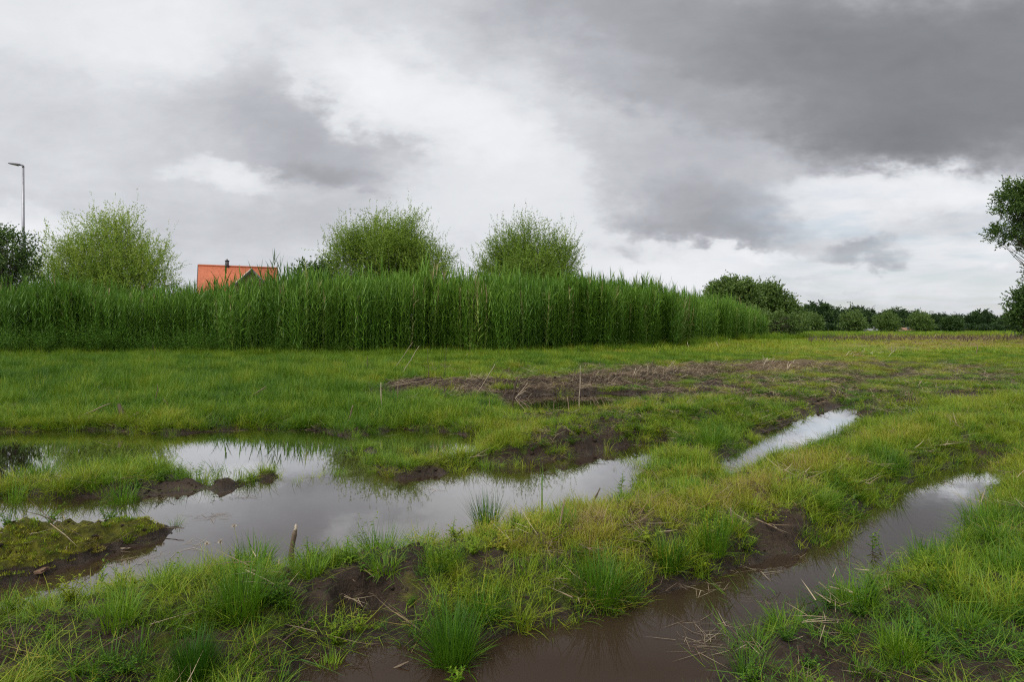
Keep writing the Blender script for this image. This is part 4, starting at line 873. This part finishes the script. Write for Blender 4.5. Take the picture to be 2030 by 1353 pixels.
TUFTS = [
 (965,1038,88,72,0.10,'tall upright dark green rush tuft at the pond edge, near the middle',170,.3),
 (755,1108,92,150,0.22,'wide bushy tuft on the near pond bank, with leafy weeds at its left side',300,.6),
 (835,1075,50,70,0.30,'smaller low tuft between the wide bushy tuft and the tall rush tuft',120,.6),
 (505,1112,76,100,0.28,'feathery tuft just left of the pale upright stump',220,.6),
 (482,1262,130,120,0.20,'big tall tuft in the lower left, the largest one there',300,.45),
 (386,1352,105,84,0.02,'dark blue green round tuft at the bottom left edge of the picture',330,.35),
 (232,1300,80,110,0.32,'loose tuft left of the dark round bottom tuft',120,.6),
 (610,1192,70,90,0.38,'greyish green tuft right of the big lower left tuft',160,.7),
 (898,1290,130,120,0.12,'tall tuft with yellow base leaning over the corner of the brown channel',320,.35),
 (965,1228,80,90,0.20,'green tuft just right of the tall one at the channel corner',180,.5),
 (1030,1228,50,80,0.62,'small yellow spiky tuft at the water line of the brown channel',70,.3),
 (1190,1186,110,120,0.14,'bushy tuft hanging over the middle of the brown channel bank',300,.5),
 (1275,1150,50,60,0.62,'small yellow tuft between the two dark bushy tufts on the channel bank',60,.3),
 (1328,1135,72,76,0.06,'dark green compact tuft on the channel bank, right of the small yellow tuft',230,.4),
 (1412,1112,100,80,0.16,'slim upright tuft on the channel bank, left of the bare earth bank',200,.35),
 (1455,1085,52,80,0.50,'yellow green low tuft touching the bare earth bank',110,.6),
 (1560,1000,44,80,0.40,'light tuft on top of the bare earth bank',120,.7),
 (1640,1030,52,60,0.22,'green tuft at the right end of the bare earth bank',150,.6),
 (1765,950,60,70,0.12,'dark tuft on the bank where the far right pool begins',170,.5),
 (1838,1112,70,90,0.20,'rounded tuft on the right bank below the far right pool',230,.5),
 (1555,1230,60,110,0.25,'ragged tuft at the left of the right hand bank, leaning over the water',160,.8),
 (1700,1215,80,120,0.24,'broad tuft on the near side of the right hand bank',200,.7),
 (1945,1050,90,110,0.22,'tall tuft at the right shore of the far right pool',220,.6),
 (1990,1150,80,110,0.26,'tuft near the right edge, below the tall pool side tuft',180,.6),
 (1900,1260,80,130,0.30,'wide tuft in the lower right grass',180,.7),
 (1790,1330,80,140,0.30,'low wide tuft at the bottom right edge of the picture',180,.7),
 (1115,1090,60,90,0.30,'soft tuft in the middle of the grassy ridge',160,.6),
 (880,1165,62,110,0.28,'round tuft in the middle of the ridge, behind the tall channel corner tuft',180,.6),
 (760,1175,50,90,0.30,'short tuft on the ridge below the wide bushy tuft',140,.6),
 (655,1300,40,60,0.45,'small yellow green tuft in the wet mud near the bottom',60,.4),
 (1040,1165,60,80,0.40,'yellow tinged tuft near the middle of the ridge',130,.6),
 (80,950,62,80,0.12,'dark upright tuft on the grassy islet at the left edge',190,.4),
 (245,985,52,70,0.20,'green tuft on the near edge of the grassy islet',150,.5),
 (30,985,60,50,0.22,'tuft rising from the water at the far left, before the islet',80,.4),
 (1410,895,70,70,0.22,'tall grass tuft between the pond and the bright far channel',180,.5),
 (1310,900,40,70,0.30,'low tuft at the right end of the pond',120,.6),
 (1360,1010,50,90,0.34,'soft tuft on the ridge below the bright far channel',140,.6),
 (1790,870,40,90,0.30,'low tuft above the far right pool',120,.6),
 (1650,900,40,80,0.36,'low tuft on the ridge beside the bright far channel',110,.6),
 (60,1215,50,90,0.30,'short tuft on the lower left bank close to the water',120,.6),
 (340,1215,70,110,0.26,'tuft on the lower left bank, up and left of the big tall tuft',170,.6),
 (430,1135,40,60,0.36,'small tuft beside the dried flower heads',80,.6),
]
for i, (px, py, hp, wp, ti_, lab, nb_, st_) in enumerate(TUFTS):
    tuft(px, py, hp, wp, ti_, lab, 200+i, int(nb_*1.25), st_)

# reed-like blades growing out of the near water
def shoot(px, py, H, az, lean, label, seed, n=3):
    r = np.random.default_rng(seed); X0, Y0 = [float(q) for q in P(px, py, 0)]
    base = np.tile([0, 0, -0.05], (n, 1)) + r.normal(0, 0.006, (n, 3)); a = az + r.normal(0, 0.35, n)
    V, Q, bt, br = blade_arrays(n, r, base, a, np.full(n, lean)+r.normal(0, 0.15, n), r.uniform(0.1, 0.5, n), H*r.uniform(0.7, 1.1, n), r.uniform(0.004, 0.007, n), 5, 2, 0.6)
    o = add_obj('grass_shoot', mesh_np('grass_shoot', V, Q, {'bt': bt, 'br': br}, True, [M_TUFT]), None, (X0, Y0, 0)); o['tint'] = 0.30
    tag(o, label, 'grass', 'grass shoots standing in the brown channel')
r0 = random.Random(3)
for k in range(46):
    a_ = r0.random(); px = 1360 + 190*r0.random() + 120*a_; py = 1345 - 150*a_ - 60*(r0.random())
    shoot(px, max(py, 1170), r0.uniform(0.12, 0.26), math.pi*r0.uniform(0.75, 1.15), r0.uniform(0.5, 1.05), 'green grass shoot leaning left out of the brown channel near the right bank', 400+k, r0.choice([2, 3, 4]))
shoot(715, 1345, 0.2, 0.5, 0.9, 'lone bent green blade lying on the brown water at the bottom', 470, 1)
shoot(1075, 1005, 0.42, 1.2, 0.15, 'tall pale sedge shoot standing in the pond edge in the middle', 471, 5)
for k, (px, py) in enumerate([(578,962),(1478,1010),(668,945),(1000,880),(1300,880),(510,948),(480,945)]):
    shoot(px, py, 0.16, 0.8*k, 0.25, 'thin green shoot standing alone in the pond' if k not in (1, 4, 3) else 'thin green shoot at the right part of the pond', 480+k, 4)

# ------------------------------------------------------------------ leafy weeds
def weed(px, py, H, label, seed, tint=0.35, leaf=0.045, nst=4, narrow=0.32):
    r = np.random.default_rng(seed); X0, Y0 = [float(q) for q in P(px, py, 0.06)]
    me = weed_mesh('leafy_weed', r, nst, H, leaf, M_TUFT, 0.35, narrow); o = add_obj('leafy_weed', me, None, (X0, Y0, max(0, gz(X0, Y0)))); o['tint'] = tint
    tag(o, label, 'weed', 'leafy weeds on the banks')
for k, a_ in enumerate([(708,1098,.30,'tall narrow leaved weed at the left side of the wide bushy tuft'), (820,1090,.20,'leafy weed just right of the wide bushy tuft'), (345,1128,.14,'small weed on the near bank below the mossy islet tip'),
    (1125,1165,.13,'broad leaved rosette weed on the ridge above the channel'), (1530,925,.20,'bright green leafy weed on the near bank of the bright far channel'), (1380,905,.22,'pale leafy weed between pond and far channel'),
    (200,1150,.22,'tall thin weed on the lower left bank by the water'), (620,1105,.18,'small weed right of the pale upright stick'), (1650,865,.18,'leafy weed at the tip of the bright far channel'), (1735,1075,.14,'small weed standing in the far right pool'),
    (395,935,.22,'weed standing at the tip of the grassy islet'), (430,950,.22,'weed beside the tip of the grassy islet'), (1230,960,.2,'weed at the right end of the pond water'), (905,1330,.10,'grey green narrow weed in the corner of the brown channel')]):
    weed(a_[0], a_[1], a_[2], a_[3], 600+k)
# dried flower heads
for k, (px, py) in enumerate([(410,1120),(440,1122),(470,1095)]):
    r = np.random.default_rng(700+k); X0, Y0 = [float(q) for q in P(px, py, 0.08)]; e = empty('seed_head', (X0, Y0, max(0, gz(X0, Y0))))
    tag(e, ['leftmost dried orange flower head on a thin stem by the pond', 'middle dried orange flower head by the pond, right of the leftmost one', 'small pale dried flower head nearest the feathery tuft'][k], 'flower', 'dried flower heads by the pond')
    mb = MB(); h_ = .20 + .02*k; mb.tube([(0,0,0),(.01,0,h_*.5),(-.01*k,0,h_)], .0014, 4, bt=.5, br=.3); s_ = add_obj('stem', mb.mesh('stem', [M_TUFT]), e); s_['tint'] = .6
    n = 60; base = np.tile([-.01*k, 0, h_], (n, 1)); V, Q, bt, br = blade_arrays(n, r, base, r.random(n)*6.28, r.uniform(0, 1.9, n), r.uniform(-.3, .3, n), r.uniform(.012, .026, n), np.full(n, .003), 2, 2, 1)
    f_ = add_obj('flower_head', mesh_np('flower_head', V, Q, {'bt': bt, 'br': br}, True, [M_STALK]), e); f_['tint'] = 1.0

# ------------------------------------------------------------------ dead stalks, sticks, debris
def stick(name, px, py, L, rad, az, el, label, seed, tint, group=None, cat='stalk', z=0.06, knob=True, bent=0.12):
    r = np.random.default_rng(seed); X0, Y0 = [float(q) for q in P(px, py, z)]; z0 = gz(X0, Y0)
    k = 7; tt = np.linspace(0, 1, k); d = np.array([math.cos(az)*math.cos(el), math.sin(az)*math.cos(el), math.sin(el)])
    pts = np.outer(tt*L, d) + r.normal(0, bent*L*0.12, (k, 3))*np.minimum(tt, 1)[:, None]; pts[0] -= d*0.03
    rr_ = rad*(1-0.35*tt)*(1 + (0.35*(np.arange(k) % 3 == 1) if knob else 0))
    mb = MB(); mb.tube(pts, rr_, 7, 0.3, r, bt=0.5, br=r.random())
    o = add_obj(name, mb.mesh(name, [M_STALK]), None, (X0, Y0, max(z0, -0.02))); o['tint'] = tint
    tag(o, label, cat, group); return o
R = math.radians
UP = [(305,820,.42,.012,80,'thin brown upright stalk in the left meadow edge by the pond',.3),(342,822,.25,.014,125,'short broken brown stalk right of the thin upright one, leaning left',.4),(310,728,.8,.010,100,'lone thin dark stalk standing in the left meadow near the reeds',.1),
 (757,822,.50,.016,92,'pale snapped stalk standing at the left end of the debris row, split top',.9),(787,800,.45,.012,88,'pale upright stalk right of the split one in the debris row',.7),(690,842,.30,.02,75,'thick brown stub at the corner of the pond, left of the debris row',.4),
 (728,748,.5,.018,90,'dark stub upright in the meadow left of the debris row',.15),(778,745,1.1,.012,55,'long pale straw stalk leaning right in the meadow above the debris row',.9),(795,752,1.0,.012,58,'second long pale straw stalk leaning right, beside the first',.9),
 (850,765,.8,.012,92,'thin brown upright stalk above the debris row',.4),(880,760,.9,.012,86,'tall brown stalk above the middle of the debris row',.4),(945,790,.75,.014,58,'forked pale stalk sticking up from the debris row',.85),(1015,795,.55,.03,80,'dark thick stump leaning in the debris row, in the middle',.1),
 (1020,785,.45,.013,50,'pale stalk leaning right on top of the dark stump',.9),(1148,808,.85,.012,89,'tall pale upright stalk standing in the dark small pool',.9),(1128,812,.3,.012,95,'short pale stalk left of the tall one in the small pool',.8),(1097,815,.25,.012,88,'short stub in the small pool, on the stick',.7),
 (885,805,.4,.016,100,'dark stub in the grass below the debris row',.1),(735,680,1.0,.02,90,'brown upright reed stub, left of three at the foot of the reeds',.5),(770,682,1.0,.016,88,'brown upright reed stub, middle of three at the foot of the reeds',.5),(793,680,1.0,.018,92,'brown upright reed stub, right of three at the foot of the reeds',.5),
 (1322,690,1.0,.03,86,'yellow upright stalk before the reeds at right of centre',1.1),(1168,1000,.20,.014,65,'dark twig stub on the ridge right of the sedge shoot',.2),(1108,1100,.2,.01,80,'pale dry twig on the ridge',.7),(1820,772,.14,.03,60,'small pale clod with straw in the right field',.9),
 (1935,712,.5,.03,80,'short brown stub in the far right field',.4),(1455,1075,.16,.012,100,'pale dry twig by the yellow green tuft',.9)]
for k, (px, py, L, rad, el, lab, ti_) in enumerate(UP):
    e = R(el); az = 0.0 if el <= 90 else math.pi; ee = e if el <= 90 else math.pi-e
    stick('dead_stalk', px, py, L, rad*0.6, az + 0.3*math.sin(k), ee, lab, 800+k, ti_-0.2, 'dead stalks standing in the wet field')
LAY = [(1600,778,.9,.022,150,8,'fallen dark stick in the right meadow above the bright far channel',.3),(1545,772,.7,.016,20,10,'pale fallen stick left of the dark one in the right meadow',.9),(1080,822,1.9,.02,8,3,'long grey brown stick lying in the small dark pool',.6),
 (1210,808,1.5,.012,6,2,'thin pale stick lying at the right end of the small dark pool',.7),(770,782,1.0,.02,10,10,'long dead stalk lying along the left of the debris row',.7),(845,776,.9,.016,5,8,'dead stalk lying on the middle of the debris row',.6),(760,1300,.12,.008,10,20,'tiny reddish twig in the wet mud at the bottom',.6),
 (150,838,.5,.016,25,25,'brown stick pointing right in the left meadow edge',.5),(1460,712,2.6,.02,-6,3,'long fallen reddish brown stem across the right meadow',.5),(480,808,.5,.02,30,35,'brown stick leaning right in the left meadow',.5),
 (1620,760,.5,.02,170,12,'short dark stick lying left of the far puddle',.2),(1215,1290,.0,.0,0,0,'',0)]
for k, (px, py, L, rad, az, el, lab, ti_) in enumerate(LAY[:-1]):
    stick('fallen_stick', px, py, L, rad*0.65, R(az), R(el), lab, 850+k, ti_-0.2, 'sticks lying in the wet field', 'stick')
# forked blackish stump in the meadow edge
X0, Y0 = [float(q) for q in P(252, 838, .05)]; e = empty('forked_stump', (X0, Y0, gz(X0, Y0))); tag(e, 'blackish forked stump leaning left at the far pond bank', 'stump'); r = np.random.default_rng(5)
mb = MB(); mb.tube([(0,0,-.05),(-.08,0,.14),(-.13,0,.28)], [.045,.035,.02], 8, .3, r, bt=.4, br=.1); s_ = add_obj('stub', mb.mesh('stub', [M_STALK]), e); s_['tint'] = -0.1
mb = MB(); mb.tube([(0,0,-.05),(.08,0,.08),(.18,0,.14)], [.04,.03,.025], 8, .3, r, bt=.5, br=.5); s_ = add_obj('side_stub', mb.mesh('side_stub', [M_STALK]), e); s_['tint'] = .4
# pale upright stick on the near pond bank
X0, Y0 = [float(q) for q in P(579, 1088, .06)]; e = empty('weathered_stump', (X0, Y0, max(0.0, gz(X0, Y0)))); e.scale = (0.95, 0.95, 1.1); tag(e, 'short weathered upright stump with a pale broken top on the near pond bank', 'stump')
mb = MB(); mb.tube([(0,0,-.04),(-.004,0,.03),(.004,0,.09),(.016,.004,.135),(.024,0,.165)], [.024,.017,.016,.015,.010], 9, .45, r, bt=.4, br=.35); s_ = add_obj('bark', mb.mesh('bark_part', [M_STALK]), e); s_['tint'] = .3
mb = MB(); mb.tube([(.022,0,.160),(.027,0,.175),(.026,0,.19),(.028,0,.198)], [.011,.010,.008,.003], 8, .4, r, bt=.5, br=.9); s_ = add_obj('broken_top', mb.mesh('broken_top', [M_STALK]), e); s_['tint'] = 1.3
# orange brown stone-like chunk on the mossy islet
X0, Y0 = [float(q) for q in P(78, 1122, .06)]; r = np.random.default_rng(9)
import bmesh
bm = bmesh.new(); bmesh.ops.create_icosphere(bm, subdivisions=3, radius=1)
for v_ in bm.verts:
    c_ = v_.co; f_ = 1 + 0.18*math.sin(c_.x*3.1+1)+0.12*math.sin(c_.y*5+c_.z*4); v_.co = Vector((max(min(c_.x*1.3, .9), -.75)*.055*f_, max(min(c_.y*1.4, .7), -.7)*.035, max(min(c_.z*1.6, .35), -.3)*.022 + .28*c_.x*.055 + .2*c_.y*.035))
me = bpy.data.meshes.new('broken_chunk'); bm.to_mesh(me); bm.free(); me.materials.append(mat_simple('weathered_wood_chunk', (0.13, 0.075, 0.045), .85, 0, .4, 30, .5))
tag(add_obj('broken_chunk', me, None, (X0, Y0, gz(X0, Y0)+.02), -.3), 'flat orange brown chunk of wood lying at the edge of the mossy islet', 'wood chunk')
for k, (px, py, L, rad, az, el, lab, ti_) in enumerate([(190,1040,.46,.007,2,3,'long pale straw stem lying along the far rim of the mossy islet',.9),(195,1050,.26,.009,-2,2,'shorter pale stem lying below the long one on the mossy islet',.8),(240,1073,.07,.007,-5,3,'tiny pale chip on the mossy islet',1.2),(10,1058,.14,.008,-20,3,'pale twig at the left end of the mossy islet',.9),(150,1035,.2,.005,150,25,'thin dark twig rising from the far rim of the mossy islet',.2),(130,1098,.03,.006,90,60,'tiny upright pale splinter on the mossy islet',1.0),(330,1042,.14,.006,-8,2,'dark twig poking from the tip of the mossy islet over the water',.2),(285,1086,.10,.010,10,3,'rotten leaf roll at the near edge of the mossy islet',.6)]):
    stick('fallen_stick', px, py, L, rad*.7, R(az), R(el), lab, 880+k, ti_-0.25, 'straw bits on the mossy islet', 'stick', knob=False)
# rows of cut stubble stalks, one object each
r = np.random.default_rng(33)
stub_me = []
for k in range(7):
    mb = MB(); L = r.uniform(.28, .5); tt = np.linspace(0, 1, 6); pts = np.stack([tt*L*math.cos(.6), .02*np.sin(tt*4+k), tt*L*math.sin(.6)], -1); mb.tube(pts, np.linspace(.012, .007, 6), 6, .3, r, bt=.5, br=r.random()); stub_me.append(mb.mesh('stubble', [M_STALK]))
def stubble_row(n, p0, p1, jy, scale, label, group, azc=0.0, tl=(.2, 1.0), z=0.12):
    for k in range(n):
        s_ = r.random(); px = p0[0]+(p1[0]-p0[0])*s_; py = p0[1]+(p1[1]-p0[1])*s_ + r.normal(0, jy); X0, Y0 = [float(q) for q in P(px, py, z)]
        o = add_obj('stubble_stalk', stub_me[int(r.integers(7))], None, (X0, Y0, gz(X0, Y0)-.02)); q = scale*r.uniform(.5, 1.2); o.scale = (q, q, q)
        o.rotation_euler = (r.normal(0, .2), r.uniform(-.7, .35), azc + r.normal(0, .5)); o['tint'] = float(r.uniform(*tl)); tag(o, label, 'stalk', group)
stubble_row(64, (1160,762), (1330,750), 4, .85, 'dry stubble stalk leaning in the dense broken row right of the tall pool stalk', 'stubble in the dense broken row', tl=(0, .8))
stubble_row(48, (740,785), (1040,772), 8, .9, 'dry stalk lying in the brown debris row at left of centre', 'stalks of the brown debris row', azc=0.2, tl=(-.2, .6))
stubble_row(28, (1330,750), (1440,740), 4, .8, 'dry stubble stalk at the right continuation of the broken row', 'stubble at the end of the broken row')
stubble_row(24, (1470,738), (1600,730), 5, .9, 'straw coloured stalk lying in the flattened patch right of the broken row', 'straw stalks of the flattened patch', tl=(.6, 1.2))
stubble_row(24, (1670,712), (1770,706), 3, 1.1, 'pale stubble stalk in the short row of the right meadow', 'stubble of the short right row', tl=(.7, 1.3))
stubble_row(20, (890,722), (950,712), 4, .9, 'pale straw stalk heaped in the meadow before the reeds', 'straw heap before the reeds', tl=(.6, 1.2))
stubble_row(14, (1070,705), (1120,700), 3, .9, 'straw stalk of the thin heap right of the straw heap', 'second straw heap before the reeds', tl=(.6, 1.2))
stubble_row(32, (880,700), (1450,690), 5, 1.3, 'single dry stalk standing in the grass at the foot of the reeds', 'dry stalks along the reeds', azc=1.5, tl=(.6, 1.2))
stubble_row(40, (1620,679), (2060,677), 2.0, 1.5, 'dry stubble stalk in the long brown row of the far right field', 'stubble rows of the far field', tl=(.3, 1.2))
# the rest of the far stubble as one mass
C9 = proto_collection('stubble_bits', stub_me)
m = 2200; px_ = r.uniform(1600, 2250, m); py_ = 677 + r.normal(0, 3.0, m); X, Y = P(px_, py_, 0.2)
so = scatter_object('stubble_rows', C9, 7, np.stack([X, Y, terrain(X, Y)], -1), np.stack([r.normal(0, .2, m), r.uniform(-.8, .2, m), r.random(m)*6.28], -1), np.repeat(r.uniform(.8, 1.9, m)[:, None], 3, 1), r.random(m), 'thin brown stubble rows crossing the far right field', r, 'stubble')
m = 900; px_ = r.uniform(715, 1620, m); py_ = np.interp(px_, [720, 1000, 1240, 1450, 1600], [780, 771, 758, 743, 733]) + r.normal(0, 3, m); X, Y = P(px_, py_, 0.15)
scatter_object('stubble_debris', C9, 7, np.stack([X, Y, terrain(X, Y)+.01], -1), np.stack([r.normal(0, .3, m), r.uniform(.2, .7, m), r.random(m)*6.28], -1), np.repeat(r.uniform(.25, .8, m)[:, None], 3, 1), r.random(m), 'mass of short broken brown stems on the muddy debris row', r, 'debris')
# tall reeds standing out of the bed
for k, (px, dy_, Hh) in enumerate([(545,-1.5,4.45),(538,-1.2,4.1),(556,-1.2,4.2),(455,-1,3.9),(425,-1,3.6),(575,-1,3.95),(600,-1,3.8),(590,-.8,3.9),(1190,-1,3.9),(1275,-1,4.3),(1235,-1,4.2),(640,-1,3.7),(1585,-6,1.6),(1633,-2,2.6),(1655,-2,2.2)]):
    Y0 = float(np.interp(px, FPX, FY)) + (0 if px > 1500 else dy_*0 + 0.3); X0 = (px-CX)/F*Y0
    o = add_obj('reed', reeds[k % 10], None, (X0, Y0, gz(X0, Y0)), k*1.3); o.scale = (Hh/3.0,)*3
    labs = {0: 'tallest reed of all, rising in front of the right end of the orange roof', 3: 'reed in front of the middle of the orange roof', 4: 'short reed left of the chimney against the orange roof', 9: 'tall reed tip above the right half of the bed', 10: 'tall reed tip just left of the tallest one in the right half', 12: 'small reed standing in the grass at the right end of the bed', 13: 'single slim reed shoot before the far wood', 14: 'second slim reed shoot before the far wood, right of the first'}
    tag(o, labs.get(k, 'tall reed standing a little above the top of the bed'), 'reed', 'reeds standing above the bed')
